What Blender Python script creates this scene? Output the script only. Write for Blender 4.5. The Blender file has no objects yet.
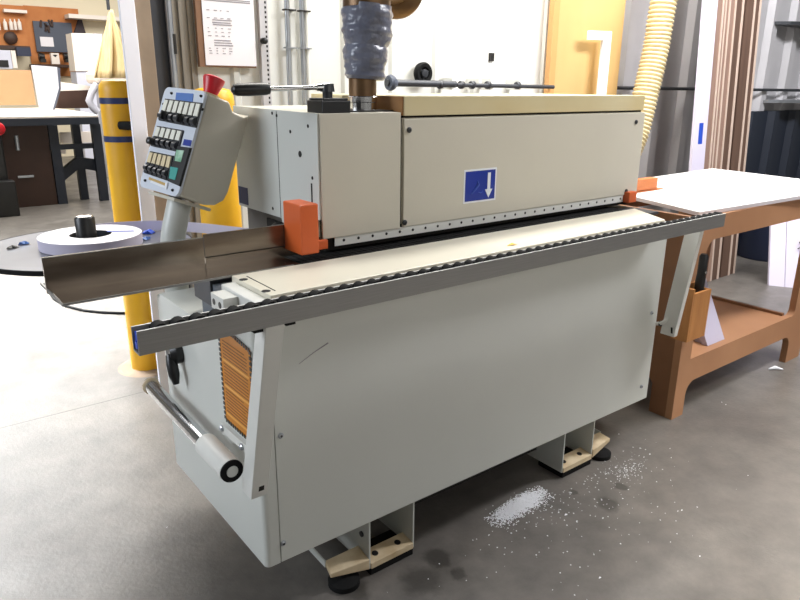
import bpy, bmesh, math, random
from mathutils import Vector, Matrix
random.seed(7)
scene = bpy.context.scene
COL = scene.collection
PI = math.pi
FZ = -0.07      # floor height below the machine's datum

# ------------------------------------------------------------------ camera
CAM = Vector((-0.618, -1.349, 1.300)); YAW, PITCH, ROLL, FPX = 0.6585, 0.3059, 0.00846, 676.8
fw = Vector((math.sin(YAW)*math.cos(PITCH), math.cos(YAW)*math.cos(PITCH), -math.sin(PITCH)))
r0 = Vector((math.cos(YAW), -math.sin(YAW), 0)); u0 = r0.cross(fw)
rt = r0*math.cos(ROLL) + u0*math.sin(ROLL); up = u0*math.cos(ROLL) - r0*math.sin(ROLL)
cd = bpy.data.cameras.new('camera'); cam = bpy.data.objects.new('camera', cd); COL.objects.link(cam)
cd.sensor_width = 36; cd.lens = FPX/800*36; cd.clip_start = 0.05; cd.clip_end = 100
cam.matrix_world = Matrix(((rt.x, up.x, -fw.x, CAM.x), (rt.y, up.y, -fw.y, CAM.y), (rt.z, up.z, -fw.z, CAM.z), (0, 0, 0, 1)))
scene.camera = cam

def ray(px, py): return fw + rt*((px-400)/FPX) - up*((py-300)/FPX)
def AX(ax, val, px, py):
    d = ray(px, py); t = (val-CAM[ax])/d[ax]; return CAM + d*t
def at_x(v, px, py): return AX(0, v, px, py)
def at_y(v, px, py): return AX(1, v, px, py)
def at_z(v, px, py): return AX(2, v, px, py)

# ------------------------------------------------------------------ materials
def lin(c):
    return tuple(((v/255)/12.92 if v/255 <= 0.04045 else ((v/255+0.055)/1.055)**2.4) for v in c)
MATS = {}
def mat(name, rgb, rough=0.5, metal=0.0, var=0.0, vscale=6.0, bump=0.0, bscale=60.0, stretch=None, rgb2=None, spec=0.5, coat=0.0, trans=0.0, alpha=1.0):
    if name in MATS: return MATS[name]
    m = bpy.data.materials.new(name); m.use_nodes = True; nt = m.node_tree; N = nt.nodes; L = nt.links
    b = N['Principled BSDF']; c = lin(rgb)
    b.inputs['Base Color'].default_value = (*c, 1); b.inputs['Roughness'].default_value = rough
    b.inputs['Metallic'].default_value = metal; b.inputs['Specular IOR Level'].default_value = spec
    b.inputs['Coat Weight'].default_value = coat; b.inputs['Transmission Weight'].default_value = trans
    b.inputs['Alpha'].default_value = alpha
    tc = N.new('ShaderNodeTexCoord'); mp = N.new('ShaderNodeMapping')
    if stretch: mp.inputs['Scale'].default_value = stretch
    L.new(tc.outputs['Object'], mp.inputs['Vector'])
    if var > 0 or rgb2:
        n = N.new('ShaderNodeTexNoise'); n.inputs['Scale'].default_value = vscale; n.inputs['Detail'].default_value = 5
        L.new(mp.outputs['Vector'], n.inputs['Vector'])
        cr = N.new('ShaderNodeValToRGB'); cr.color_ramp.elements[0].position = 0.3; cr.color_ramp.elements[1].position = 0.7
        if rgb2: a, d = c, lin(rgb2)
        else: a = tuple(v*(1-var) for v in c); d = tuple(min(1, v*(1+var)) for v in c)
        cr.color_ramp.elements[0].color = (*a, 1); cr.color_ramp.elements[1].color = (*d, 1)
        L.new(n.outputs['Fac'], cr.inputs['Fac']); L.new(cr.outputs['Color'], b.inputs['Base Color'])
    if bump > 0:
        n2 = N.new('ShaderNodeTexNoise'); n2.inputs['Scale'].default_value = bscale; n2.inputs['Detail'].default_value = 3
        L.new(mp.outputs['Vector'], n2.inputs['Vector'])
        bp = N.new('ShaderNodeBump'); bp.inputs['Strength'].default_value = bump; bp.inputs['Distance'].default_value = 0.01
        L.new(n2.outputs['Fac'], bp.inputs['Height']); L.new(bp.outputs['Normal'], b.inputs['Normal'])
    MATS[name] = m; return m

M_CREAM = mat('cream_enamel', (206, 200, 184), 0.42, var=0.035, vscale=2.5, bump=0.04, bscale=220)
M_GREYP = mat('light_grey_enamel', (205, 207, 201), 0.38, var=0.03, vscale=2, bump=0.03, bscale=200)
M_WORK = mat('worn_cream_table', (222, 216, 198), 0.35, var=0.05, vscale=5)
M_WHITEP = mat('white_enamel', (222, 222, 216), 0.4, var=0.04, vscale=8)
M_LID = mat('aged_cream_paint', (214, 204, 170), 0.45, rgb2=(206, 186, 136), vscale=2.2, stretch=(1, 1, 1))
M_RUST = mat('varnished_brown_board', (120, 74, 40), 0.5, rgb2=(160, 116, 64), vscale=9)
M_BLACK = mat('black_plastic', (20, 20, 21), 0.38)
M_RUB = mat('black_rubber', (15, 15, 15), 0.8, var=0.2, vscale=30, spec=0.25)
M_DARK = mat('dark_interior', (24, 20, 17), 0.85)
M_SEAM = mat('dark_seam', (40, 38, 36), 0.9)
M_STEEL = mat('brushed_grey_steel', (142, 141, 139), 0.4, metal=0.45, var=0.07, vscale=14, stretch=(1, 30, 30))
M_FENCE = mat('stained_rolled_steel', (92, 80, 70), 0.22, metal=0.9, rgb2=(150, 140, 128), vscale=4, stretch=(0.7, 3, 4))
M_CHROME = mat('chrome', (214, 214, 214), 0.14, metal=1.0)
M_ORANGE = mat('orange_guard_plastic', (214, 98, 44), 0.42, var=0.04, vscale=10)
M_RED = mat('red_button_plastic', (205, 26, 40), 0.35)
M_BLUE = mat('blue_sticker', (28, 52, 150), 0.35, var=0.08, vscale=14)
M_BLUE2 = mat('pale_blue_sticker', (84, 122, 190), 0.4)
M_NAVY = mat('navy_sticker', (28, 36, 84), 0.4)
M_WHITE = mat('white_print', (236, 238, 242), 0.5)
M_FAINT = mat('faint_blue_print', (52, 80, 172), 0.4)
M_KEY = mat('ivory_key_label', (238, 236, 222), 0.4)
M_KEY2 = mat('yellowed_key_label', (226, 208, 168), 0.4)
M_KNOBG = mat('dark_grey_plastic', (52, 54, 58), 0.3)
M_FACE = mat('pale_panel_face', (214, 220, 230), 0.4)
M_LABEL = mat('orange_warning_print', (204, 128, 30), 0.5, var=0.06, vscale=20)
M_LBLTXT = mat('brown_warning_text', (120, 74, 24), 0.6)
M_LBLLIGHT = mat('light_warning_line', (236, 176, 84), 0.5)
M_YEL = mat('yellow_bollard_sleeve', (236, 184, 40), 0.42, rgb2=(226, 164, 24), vscale=3)
M_BAND = mat('blue_reflective_band', (40, 52, 96), 0.4)
M_WALL = mat('white_painted_wall_steel', (226, 226, 220), 0.45, var=0.03, vscale=1.5)
M_WALLG = mat('grey_corrugated_steel', (196, 194, 196), 0.42, metal=0.15, var=0.06, vscale=3)
M_FARW = mat('warm_white_far_wall', (236, 224, 196), 0.7)
M_JWHITE = mat('white_jamb_trim', (240, 240, 248), 0.5)
M_TAN = mat('tan_jamb_strip', (142, 124, 104), 0.6, var=0.1, vscale=8)
M_JDARK = mat('dark_steel_channel', (58, 60, 66), 0.5, var=0.12, vscale=5)
M_JGREY = mat('taupe_jamb_steel', (140, 132, 120), 0.55, var=0.08, vscale=3, stretch=(8, 1, 0.3))
M_GALV = mat('galvanised_steel', (176, 180, 186), 0.3, metal=0.8, var=0.08, vscale=20)
M_PAPER = mat('paper', (238, 234, 238), 0.8)
M_INK = mat('faded_print', (150, 146, 152), 0.8)
M_BOARD = mat('brown_hardboard', (132, 96, 70), 0.65, var=0.1, vscale=8)
M_PIPE = mat('dark_iron_pipe', (70, 72, 76), 0.45, metal=0.5)
M_TAPE = mat('grey_duct_tape', (108, 111, 126), 0.32, var=0.14, vscale=12, bump=0.9, bscale=26, coat=0.2)
M_DUCTB = mat('brown_duct_metal', (120, 92, 62), 0.35, metal=0.6, rgb2=(84, 62, 42), vscale=8)
M_HOSE = mat('cream_ribbed_hose', (226, 210, 168), 0.5)
M_HOSED = mat('tan_hose_groove', (168, 146, 100), 0.6)
M_PLY = mat('maple_panel', (212, 182, 124), 0.5, rgb2=(196, 156, 100), vscale=1.6, stretch=(1, 1, 0.25))
M_PLYE = mat('maple_panel_edge', (204, 154, 96), 0.55)
M_MDF = mat('brown_mdf', (176, 130, 94), 0.55, rgb2=(160, 114, 80), vscale=2.5)
M_MDFD = mat('brown_mdf_end', (140, 98, 66), 0.6, rgb2=(120, 82, 54), vscale=4)
M_MELA = mat('white_melamine', (240, 240, 240), 0.3)
M_MELAE = mat('white_melamine_edge', (206, 198, 200), 0.5)
M_LAV = mat('white_primed_board', (222, 216, 234), 0.5)
M_LAV2 = mat('lavender_white_offcut', (186, 180, 198), 0.55)
M_LBR = mat('brown_board_face', (158, 130, 114), 0.6, rgb2=(136, 108, 94), vscale=3, stretch=(6, 6, 0.3))
M_LBR2 = mat('dark_brown_board_face', (104, 80, 66), 0.6, rgb2=(88, 66, 54), vscale=3, stretch=(6, 6, 0.3))
M_LED = mat('pale_board_edge', (206, 184, 168), 0.6)
M_PINE = mat('pine_offcut', (184, 106, 54), 0.55, var=0.1, vscale=6, stretch=(1, 8, 8))
M_PINED = mat('pine_holder', (188, 130, 72), 0.55, rgb2=(170, 112, 58), vscale=6, stretch=(6, 6, 1))
M_BTAPE = mat('blue_masking_tape', (38, 78, 190), 0.5)
M_SHAV = mat('white_shavings', (250, 251, 254), 0.8)
M_COIL = mat('white_edging_tape', (226, 224, 226), 0.4, var=0.02, vscale=4)
M_COILS = mat('lavender_edging_side', (196, 190, 208), 0.5)
M_DISC = mat('grey_turntable_steel', (92, 94, 104), 0.3, metal=0.3, rgb2=(112, 114, 124), vscale=5)
M_CREAMF = mat('beige_wedge_foot', (222, 204, 172), 0.5, rgb2=(196, 172, 134), vscale=20)
M_PEG = mat('orange_pegboard', (204, 134, 76), 0.7, rgb2=(186, 112, 58), vscale=3)
M_NAVYB = mat('slate_blue_board', (78, 84, 98), 0.6)
M_CARD = mat('cardboard', (182, 142, 104), 0.75, var=0.05, vscale=4)
M_CLOTH = mat('beige_cloth', (226, 206, 160), 0.85, rgb2=(206, 180, 130), vscale=6, stretch=(5, 5, 0.5))
M_WCAB = mat('white_cabinet_paint', (240, 230, 220), 0.5)
M_PALE = mat('pale_grey_panel', (206, 208, 222), 0.5)
M_BENCHB = mat('blue_black_steel_and_shade', (36, 42, 54), 0.5)
M_BROWNC = mat('dark_brown_wood', (62, 40, 30), 0.55, var=0.12, vscale=5)
M_JACKET = mat('dark_jacket_cloth', (66, 58, 62), 0.9, var=0.15, vscale=9)
M_DBLUE = mat('dark_blue_plastic', (34, 42, 66), 0.5)
M_GROUT = mat('stained_grout', (156, 134, 110), 0.8, rgb2=(126, 106, 88), vscale=12)
M_YSCR = mat('yellow_scrap_tape', (224, 184, 70), 0.5)
M_FEED = mat('grey_brown_feed_housing', (92, 88, 82), 0.6)
M_EDGEHL = mat('painted_edge_highlight', (226, 226, 222), 0.35)
M_FRAME = mat('blue_grey_frame', (96, 102, 110), 0.5)
M_LCD = mat('pale_green_screen', (206, 232, 214), 0.25, rgb2=(120, 178, 140), vscale=40)
M_TEAL = mat('teal_keypad', (64, 160, 152), 0.35)
M_YSTR = mat('yellow_label_strip', (200, 166, 96), 0.5)

OIL = [(at_z(FZ, *q).x, at_z(FZ, *q).y, r) for q, r in (((436, 558), .05), ((420, 580), .075), ((352, 590), .06), ((608, 504), .05), ((620, 487), .022), ((574, 492), .02), ((460, 575), .03))]
def floor_mat():
    m = bpy.data.materials.new('sealed_concrete'); m.use_nodes = True; nt = m.node_tree; N = nt.nodes; L = nt.links
    b = N['Principled BSDF']; tc = N.new('ShaderNodeTexCoord')
    def noise(scale, detail=6, rough=0.6):
        n = N.new('ShaderNodeTexNoise'); n.inputs['Scale'].default_value = scale; n.inputs['Detail'].default_value = detail
        n.inputs['Roughness'].default_value = rough; L.new(tc.outputs['Object'], n.inputs['Vector']); return n
    def ramp(n, p0, c0, p1, c1):
        r = N.new('ShaderNodeValToRGB'); e = r.color_ramp.elements
        e[0].position = p0; e[0].color = (*c0, 1); e[1].position = p1; e[1].color = (*c1, 1); L.new(n.outputs['Fac'], r.inputs['Fac']); return r
    def mix(fac, a, bb, mode='MIX'):
        x = N.new('ShaderNodeMix'); x.data_type = 'RGBA'; x.blend_type = mode
        if isinstance(fac, (int, float)): x.inputs[0].default_value = fac
        else: L.new(fac, x.inputs[0])
        L.new(a, x.inputs[6]) if not isinstance(a, tuple) else setattr(x.inputs[6], 'default_value', (*a, 1))
        L.new(bb, x.inputs[7]) if not isinstance(bb, tuple) else setattr(x.inputs[7], 'default_value', (*bb, 1))
        return x.outputs[2]
    big = ramp(noise(1.1), 0.3, lin((95, 91, 87)), 0.7, lin((121, 116, 110)))
    fine = ramp(noise(9, 8, 0.7), 0.35, (0.78, 0.78, 0.78), 0.65, (1.08, 1.07, 1.06))
    c = mix(1.0, big.outputs['Color'], fine.outputs['Color'], 'MULTIPLY')
    # damp dark stains
    st = ramp(noise(2.6, 3, 0.5), 0.62, (0, 0, 0), 0.74, (1, 1, 1))
    sm = N.new('ShaderNodeMath'); sm.operation = 'MULTIPLY'; sm.inputs[1].default_value = 0.4; L.new(st.outputs['Color'], sm.inputs[0])
    c = mix(sm.outputs[0], c, lin((74, 70, 66)))
    # saw-cut joints
    sx = N.new('ShaderNodeSeparateXYZ'); L.new(tc.outputs['Object'], sx.inputs[0])
    def joint(axis, pos, w):
        a = N.new('ShaderNodeMath'); a.operation = 'SUBTRACT'; a.inputs[1].default_value = pos; L.new(sx.outputs[axis], a.inputs[0])
        d = N.new('ShaderNodeMath'); d.operation = 'ABSOLUTE'; L.new(a.outputs[0], d.inputs[0])
        k = N.new('ShaderNodeMath'); k.operation = 'LESS_THAN'; k.inputs[1].default_value = w; L.new(d.outputs[0], k.inputs[0]); return k.outputs[0]
    for ax, p in ((1, 1.66), (1, -2.6), (0, 5.4), (0, -3.1)):
        c = mix(joint(ax, p, 0.004), c, lin((62, 58, 54)))
    wob = noise(14, 4)
    for sxp, syp, sr in OIL:
        dx = N.new('ShaderNodeVectorMath'); dx.operation = 'DISTANCE'; L.new(tc.outputs['Object'], dx.inputs[0]); dx.inputs[1].default_value = (sxp, syp, 0)
        ad = N.new('ShaderNodeMath'); ad.operation = 'MULTIPLY_ADD'; ad.inputs[1].default_value = 0.08; L.new(wob.outputs['Fac'], ad.inputs[0]); L.new(dx.outputs['Value'], ad.inputs[2])
        mr = N.new('ShaderNodeMapRange'); mr.inputs['From Min'].default_value = sr*0.55+0.04; mr.inputs['From Max'].default_value = sr+0.04; mr.inputs['To Min'].default_value = 0.6; mr.inputs['To Max'].default_value = 0.0
        L.new(ad.outputs[0], mr.inputs['Value']); c = mix(mr.outputs[0], c, lin((46, 43, 38)))
    L.new(c, b.inputs['Base Color'])
    rr = ramp(noise(3.5), 0.3, (0.28,)*3, 0.7, (0.5,)*3); L.new(rr.outputs['Color'], b.inputs['Roughness'])
    bp = N.new('ShaderNodeBump'); bp.inputs['Strength'].default_value = 0.12; bp.inputs['Distance'].default_value = 0.01
    L.new(noise(70, 4).outputs['Fac'], bp.inputs['Height']); L.new(bp.outputs['Normal'], b.inputs['Normal'])
    return m

# ------------------------------------------------------------------ mesh builder
class MB:
    def __init__(s): s.v = []; s.f = []; s.m = []; s.mi = 0
    def add(s, vs, fs):
        o = len(s.v); s.v += [Vector(v) for v in vs]
        for f in fs: s.f.append([i+o for i in f]); s.m.append(s.mi)
        return s
    def box(s, x0, x1, y0, y1, z0, z1):
        return s.add([(x0,y0,z0),(x1,y0,z0),(x1,y1,z0),(x0,y1,z0),(x0,y0,z1),(x1,y0,z1),(x1,y1,z1),(x0,y1,z1)],
                     [(0,3,2,1),(4,5,6,7),(0,1,5,4),(1,2,6,5),(2,3,7,6),(3,0,4,7)])
    def obox(s, c, a, b, d):   # centre and three half-extent vectors
        c, a, b, d = map(Vector, (c, a, b, d))
        P = [c+a*i+b*j+d*k for k in (-1, 1) for (i, j) in ((-1,-1),(1,-1),(1,1),(-1,1))]
        fs = [(0,3,2,1),(4,5,6,7),(0,1,5,4),(1,2,6,5),(2,3,7,6),(3,0,4,7)]
        if a.cross(b).dot(d) < 0: fs = [tuple(reversed(f)) for f in fs]
        return s.add(P, fs)
    def prism(s, pts, d):      # polygon of 3-D points swept by d
        d = Vector(d); pts = [Vector(p) for p in pts]; n = len(pts)
        nrm = Vector()
        for i in range(n): nrm += (pts[i]-pts[0]).cross(pts[(i+1) % n]-pts[0])
        if nrm.dot(d) > 0: pts = pts[::-1]
        q = [p+d for p in pts]
        return s.add(pts+q, [tuple(range(n)), tuple(range(2*n-1, n-1, -1))] + [(i, i+n, (i+1) % n+n, (i+1) % n) for i in range(n)])
    def cyl(s, p0, p1, r0, r1=None, n=20, caps=True):
        return s.tube([p0, p1], [r0, r0 if r1 is None else r1], n, caps)
    def tube(s, path, r, n=12, caps=True):
        P = [Vector(p) for p in path]; R = r if isinstance(r, (list, tuple)) else [r]*len(P)
        ref = None; o = len(s.v); vs = []
        for i, p in enumerate(P):
            t = (P[min(i+1, len(P)-1)]-P[max(i-1, 0)])
            if t.length < 1e-9: t = Vector((0, 0, 1))
            t.normalize()
            if ref is None:
                ref = Vector((0, 0, 1)) if abs(t.z) < 0.9 else Vector((1, 0, 0))
            ref = (ref - t*ref.dot(t)).normalized(); b = t.cross(ref)
            for k in range(n):
                a = 2*PI*k/n; vs.append(p+(ref*math.cos(a)+b*math.sin(a))*R[i])
        fs = [(i*n+k, i*n+(k+1) % n, (i+1)*n+(k+1) % n, (i+1)*n+k) for i in range(len(P)-1) for k in range(n)]
        if caps: fs += [tuple(range(n-1, -1, -1)), tuple((len(P)-1)*n+k for k in range(n))]
        return s.add(vs, fs)
    def lathe(s, c, prof, axis=(0, 0, 1), n=32, caps=True):
        c = Vector(c); ax = Vector(axis).normalized()
        e = Vector((1, 0, 0)) if abs(ax.x) < 0.9 else Vector((0, 1, 0)); e = (e-ax*e.dot(ax)).normalized(); b = ax.cross(e)
        vs = [c+ax*z+(e*math.cos(2*PI*k/n)+b*math.sin(2*PI*k/n))*r for (r, z) in prof for k in range(n)]
        fs = [(i*n+k, i*n+(k+1) % n, (i+1)*n+(k+1) % n, (i+1)*n+k) for i in range(len(prof)-1) for k in range(n)]
        if caps: fs += [tuple(range(n-1, -1, -1)), tuple((len(prof)-1)*n+k for k in range(n))]
        return s.add(vs, fs)
    def quad(s, *p): return s.add(p, [tuple(range(len(p)))])
    def build(s, name, mats, parent=None, loc=None, bevel=0, smooth=False, seg=2):
        """loc = world position of the origin; a child takes its thing's origin."""
        if not isinstance(mats, (list, tuple)): mats = [mats]
        org = Vector(loc) if loc is not None else (Vector(parent['_org']) if parent is not None else Vector())
        me = bpy.data.meshes.new(name)
        me.from_pydata([v-org for v in s.v], [], s.f)
        for mm in mats: me.materials.append(mm)
        me.polygons.foreach_set('material_index', s.m)
        bm = bmesh.new(); bm.from_mesh(me); bmesh.ops.recalc_face_normals(bm, faces=bm.faces); bm.to_mesh(me); bm.free()
        if smooth:
            me.polygons.foreach_set('use_smooth', [True]*len(me.polygons)); me.set_sharp_from_angle(angle=math.radians(38))
        me.update()
        o = bpy.data.objects.new(name, me); COL.objects.link(o)
        if parent is not None:
            o.parent = parent
            o.location = org-Vector(parent['_org'])
        else: o.location = org
        ORG.append(o); o['_org'] = tuple(org)
        if bevel:
            bv = o.modifiers.new('bevel', 'BEVEL'); bv.width = bevel; bv.segments = seg; bv.limit_method = 'ANGLE'; bv.angle_limit = math.radians(40)
        return o
ORG = []
def tag(o, label, cat, group=None, kind=None):
    o['label'] = label; o['category'] = cat
    if group: o['group'] = group
    if kind: o['kind'] = kind
    return o
def thing(name, loc, label, cat, group=None):
    o = bpy.data.objects.new(name, None); COL.objects.link(o); o.location = loc; o['_org'] = tuple(loc); ORG.append(o)
    o.empty_display_size = 0.1
    return tag(o, label, cat, group)
def struct(o): o['kind'] = 'structure'; return o
def copy_to(src, parent, off):
    c = src.copy(); COL.objects.link(c); c.parent = parent; c.location = src.location+Vector(off); return c

# ================================================================== SETTING
struct(MB().box(-9, 12, -6, 16, FZ-0.1, FZ).build('floor', floor_mat(), loc=(0, 0, FZ)))

# ribbed wall behind the machine: liner panels left, grey corrugated sheet right
WY = 1.60
def ribbed(x0, x1, pitch, rib, depth, z0, z1, y):
    pts = [(x0, y)]; x = x0+pitch*0.5
    while x+rib < x1:
        pts += [(x, y), (x+rib*0.25, y-depth), (x+rib*0.75, y-depth), (x+rib, y)]; x += pitch
    pts += [(x1, y), (x1, y+0.1), (x0, y+0.1)]
    return MB().prism([(a, b, z0) for a, b in pts], (0, 0, z1-z0))
struct(ribbed(0.56, 3.32, 0.29, 0.05, 0.016, FZ, 3.2, WY).build('wall_back', M_WALL, loc=(2, WY, 0)))
struct(ribbed(3.32, 9.5, 0.40, 0.17, 0.045, FZ, 3.2, WY+0.02).build('wall_back_right', M_WALLG, loc=(6, WY, 0)))
struct(ribbed(5.12, 9.5, 0.40, 0.17, 0.045, FZ, 1.12, WY-0.03).build('wall_back_shade', M_BENCHB, loc=(6, WY, FZ)))  # dark ribbed sheet added as painted shade on the lower right wall
struct(MB().box(-7, 12, 13.4, 13.5, FZ, 4.6).build('wall_far', M_FARW, loc=(2, 13.4, 0)))
# jamb of the opening
struct(MB().box(0.246, 0.306, 1.548, 1.566, FZ, 3.2).build('trim_1', M_JWHITE, loc=(0.25, 1.5, 0), bevel=0.003))
struct(MB().box(0.307, 0.376, 1.575, 1.72, FZ, 3.2).build('trim_2', M_TAN, loc=(0.34, 1.6, 0), bevel=0.003))
struct(MB().box(0.376, 0.445, 1.61, 1.74, FZ, 3.2).build('trim_3', M_JDARK, loc=(0.41, 1.6, 0)))
struct(MB().cyl((0.452, 1.59, FZ), (0.452, 1.59, 3.2), 0.014, n=16).build('trim_4', M_GALV, loc=(0.45, 1.59, 0), smooth=True))
j = MB().box(0.466, 0.56, 1.60, 1.74, FZ, 3.2); j.box(0.492, 0.506, 1.588, 1.60, FZ, 3.2); j.box(0.53, 0.545, 1.592, 1.60, FZ, 3.2)
struct(j.build('trim_5', M_JGREY, loc=(0.51, 1.6, 0), bevel=0.002))
p1, p2 = at_y(1.586, 173, 34), at_y(1.586, 173.5, 54)
struct(MB().box(p1.x-0.005, p1.x+0.007, 1.575, 1.59, p2.z, p1.z).build('trim_6', M_SEAM, loc=(p1.x, 1.58, p2.z)))

# ================================================================== EDGE BANDING MACHINE
L_ = 1.675
mc = thing('edge_banding_machine', (0.84, 0.32, FZ), 'long cream edge banding machine with low cabinet, raised hood and steel support rail', 'machine')
# --- cabinet
c = MB(); arc = [(0.014-0.014*math.cos(a), 0.011-0.014*math.sin(a)) for a in [PI/2*k/5 for k in range(6)]]
c.prism([(x, y, 0.12) for x, y in [(0, 0.635)]+arc+[(0.040, -0.003), (0.040, 0.003), (L_-0.001, 0.003), (L_-0.001, 0.03), (1.72, 0.03), (1.72, 0.635)]], (0, 0, 0.58))
c.prism([(x, y, 0.70) for x, y in [(0, 0.20)]+arc+[(0.040, -0.003), (0.040, 0.003), (L_-0.001, 0.003), (L_-0.001, 0.03), (1.72, 0.03), (1.72, 0.20)]], (0, 0, 0.10))
cab = c.build('cabinet', M_GREYP, mc, smooth=False)
MB().box(0.0425, L_, -0.003, 0.0025, 0.12, 0.835).build('front_panel', M_GREYP, cab, bevel=0.0015)
def screw(x, y, z, n, r, parent, m=M_KNOBG):
    n = Vector(n); b = MB().lathe((x, y, z), [(r, 0), (r, 0.003), (r*0.6, 0.0055)], n, 12); b.mi = 1
    b.lathe((x, y, z), [(r*0.45, 0.0056), (r*0.45, 0.006)], n, 6)
    return b.build('screw', [m, M_BLACK], parent, smooth=True)
for px, py in ((280.5, 435.5), (283, 543), (651.5, 313), (641, 386.5)):
    p = at_y(-0.003, px, py); screw(p.x, -0.003, p.z, (0, -1, 0), 0.0075, cab, M_GALV)
MB().box(0.036, 1.70, 0.2005, 0.385, 0.7005, 0.80).build('upper_frame', M_FRAME, cab)
MB().box(0.53, 1.15, 0.10, 0.60, 0.02, 0.1195).build('added_shade_box', M_DARK, cab)  # dark box added to block light and blacken the space under the cabinet
# warning label on the end face
lb = MB(); pts = [at_x(-0.001, *a) for a in ((222, 337), (236, 337), (257, 356), (257.5, 382), (249, 437), (226, 418))]
pts = [(-0.001, 0.185, 0.71), (-0.001, 0.105, 0.725), (-0.001, 0.0, 0.715), (-0.001, -0.0, 0.475), (-0.001, 0.19, 0.470)]
pts = [(-0.001, 0.188, 0.725), (-0.001, 0.105, 0.725), (-0.001, 0.012, 0.715), (-0.001, 0.012, 0.468), (-0.001, 0.186, 0.468)]
lb.prism(pts, (-0.0015, 0, 0)); lb.mi = 1
def dashes(a, b, n):
    a, b = Vector(a), Vector(b); d = (b-a)/n
    for i in range(n):
        q = a+d*(i+0.15); lb.obox(q+d*0.25+Vector((-0.0022, 0, 0)), d*0.3, d.cross(Vector((1, 0, 0))).normalized()*0.0052, (0.0006, 0, 0))
Q = [Vector(p) for p in pts]
for i, n in enumerate((7, 8, 18, 13, 19)): dashes(Q[i], Q[(i+1) % 5], n)
lb.mi = 2
for k in range(24):
    z = 0.694-k*0.0088
    if k in (6, 14): continue
    lb.box(-0.0030, -0.0026, 0.032+0.04*random.random()*(k % 3 == 0), 0.17, z-0.0016, z+0.0006)
lb.mi = 3
for k in (6, 14, 23): z = 0.694-k*0.0088; lb.box(-0.0033, -0.0026, 0.025, 0.175, z-0.003, z+0.003)
lo = lb.build('warning_label', [M_LABEL, M_BLACK, M_LBLTXT, M_LBLLIGHT], cab); lo['label'] = 'orange warning label with black dashed border and lines of text'
# black clamping lever on the end face
k = MB(); k.lathe((0, 0.50, 0.555), [(0.034, 0), (0.034, 0.02), (0.02, 0.034)], (-1, 0, 0), 20)
k.tube([(-0.028, 0.50, 0.55), (-0.032, 0.485, 0.53), (-0.032, 0.472, 0.50), (-0.030, 0.468, 0.472)], [0.014, 0.016, 0.016, 0.009], 12)
ko = k.build('clamp_lever', M_BLACK, cab, smooth=True); ko['label'] = 'black clamp lever under the rail'
# bracket bar for the roller
b = MB().box(-0.012, 0, 0.005, 0.20, 0.432, 0.455); b.mi = 1
for y in (0.19, 0.07): b.lathe((-0.012, y, 0.443), [(0.009, 0), (0.009, 0.004), (0.005, 0.007)], (-1, 0, 0), 10)
b.build('mounting_bar', [M_WHITEP, M_GALV], cab)
# --- worktop and chain track
w = MB().prism([(0.024, -0.055, 0.8005), (1.56, -0.055, 0.8005), (1.675, 0.148, 0.8005), (0.024, 0.148, 0.8005)], (0, 0, 0.06))
wt = w.build('worktop', M_WORK, mc, bevel=0.003)
MB().box(-0.012, 0.0235, -0.05, 0.13, 0.8005, 0.850).build('end_step', M_WHITEP, wt, bevel=0.004)
for px, py in ((243.5, 279.5), (266, 291)):
    p = at_z(0.8605, px, py)
    h = MB().lathe((p.x, p.y, 0.8600), [(0.0105, 0), (0.0105, 0.0008)], n=16); h.build('bolt_hole', M_SEAM, wt)
h = MB().obox((0.050, 0.045, 0.8605), (0.001, 0.075, 0), (0.0012, 0, 0), (0, 0, 0.0008)); h.build('scored_line', M_SEAM, wt)
s = MB().box(-0.048, -0.0125, 0.035, 0.105, 0.805, 0.842); s.mi = 1
for yy in (0.055, 0.088): s.lathe((-0.048, yy, 0.823), [(0.008, 0), (0.008, 0.001)], (-1, 0, 0), 12)
s.build('end_stop', [M_WHITEP, M_BLACK], wt, bevel=0.006)
t = MB().box(0.20, 1.70, 0.152, 0.34, 0.78, 0.832)
for i in range(74):
    x = 0.21+i*0.02; t.box(x, x+0.017, 0.156, 0.222, 0.832, 0.846); t.box(x, x+0.017, 0.227, 0.32, 0.832, 0.846)
t.build('chain_track', M_RUB, mc)
e = MB().box(1.702, 1.80, 0.12, 0.36, 0.828, 0.840); e.build('outfeed_plate', M_JDARK, mc, bevel=0.002)
# --- support rail with rollers
RY, RZ = -0.170, 0.880; RX0, RX1 = -0.297, 1.752
rl = MB().box(RX0, RX1, RY, RY+0.003, RZ-0.047, RZ)
rl.box(RX0, RX1, RY+0.031, RY+0.034, RZ-0.047, RZ+0.0)
rl.box(RX0, RX1, RY+0.003, RY+0.031, RZ-0.047, RZ-0.043)
rl.mi = 1
rl.box(RX0+0.004, RX0+0.008, RY+0.004, RY+0.030, RZ-0.040, RZ-0.008)
rl.lathe((RX0+0.004, RY+0.014, RZ-0.03), [(0.008, 0), (0.008, 0.004)], (-1, 0, 0), 12)
rl.mi = 2; rl.box(RX0, RX1, RY-0.0004, RY+0.0034, RZ-0.0008, RZ+0.0004); rl.box(RX0, RX1, RY+0.0306, RY+0.0344, RZ-0.0008, RZ+0.0004)  # pale strips paint the highlight along the rail's top edges
rail = rl.build('support_rail', [M_STEEL, M_BTAPE, M_EDGEHL], mc, bevel=0.0008)
rb = MB().lathe((RX0+0.045, RY+0.003, RZ-0.0105), [(0.008, 0), (0.0155, 0.001), (0.0155, 0.026), (0.008, 0.028)], (0, 1, 0), 14)
rb.mi = 1; rb.lathe((RX0+0.045, RY+0.003, RZ-0.0105), [(0.005, -0.0), (0.005, 0.028)], (0, 1, 0), 10)
r0o = rb.build('roller', [M_RUB, M_STEEL], rail, smooth=True)
NR = 54; pitch = (RX1-RX0-0.07)/(NR-1)
for i in range(1, NR): copy_to(r0o, rail, (pitch*i, 0, 0))
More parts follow.
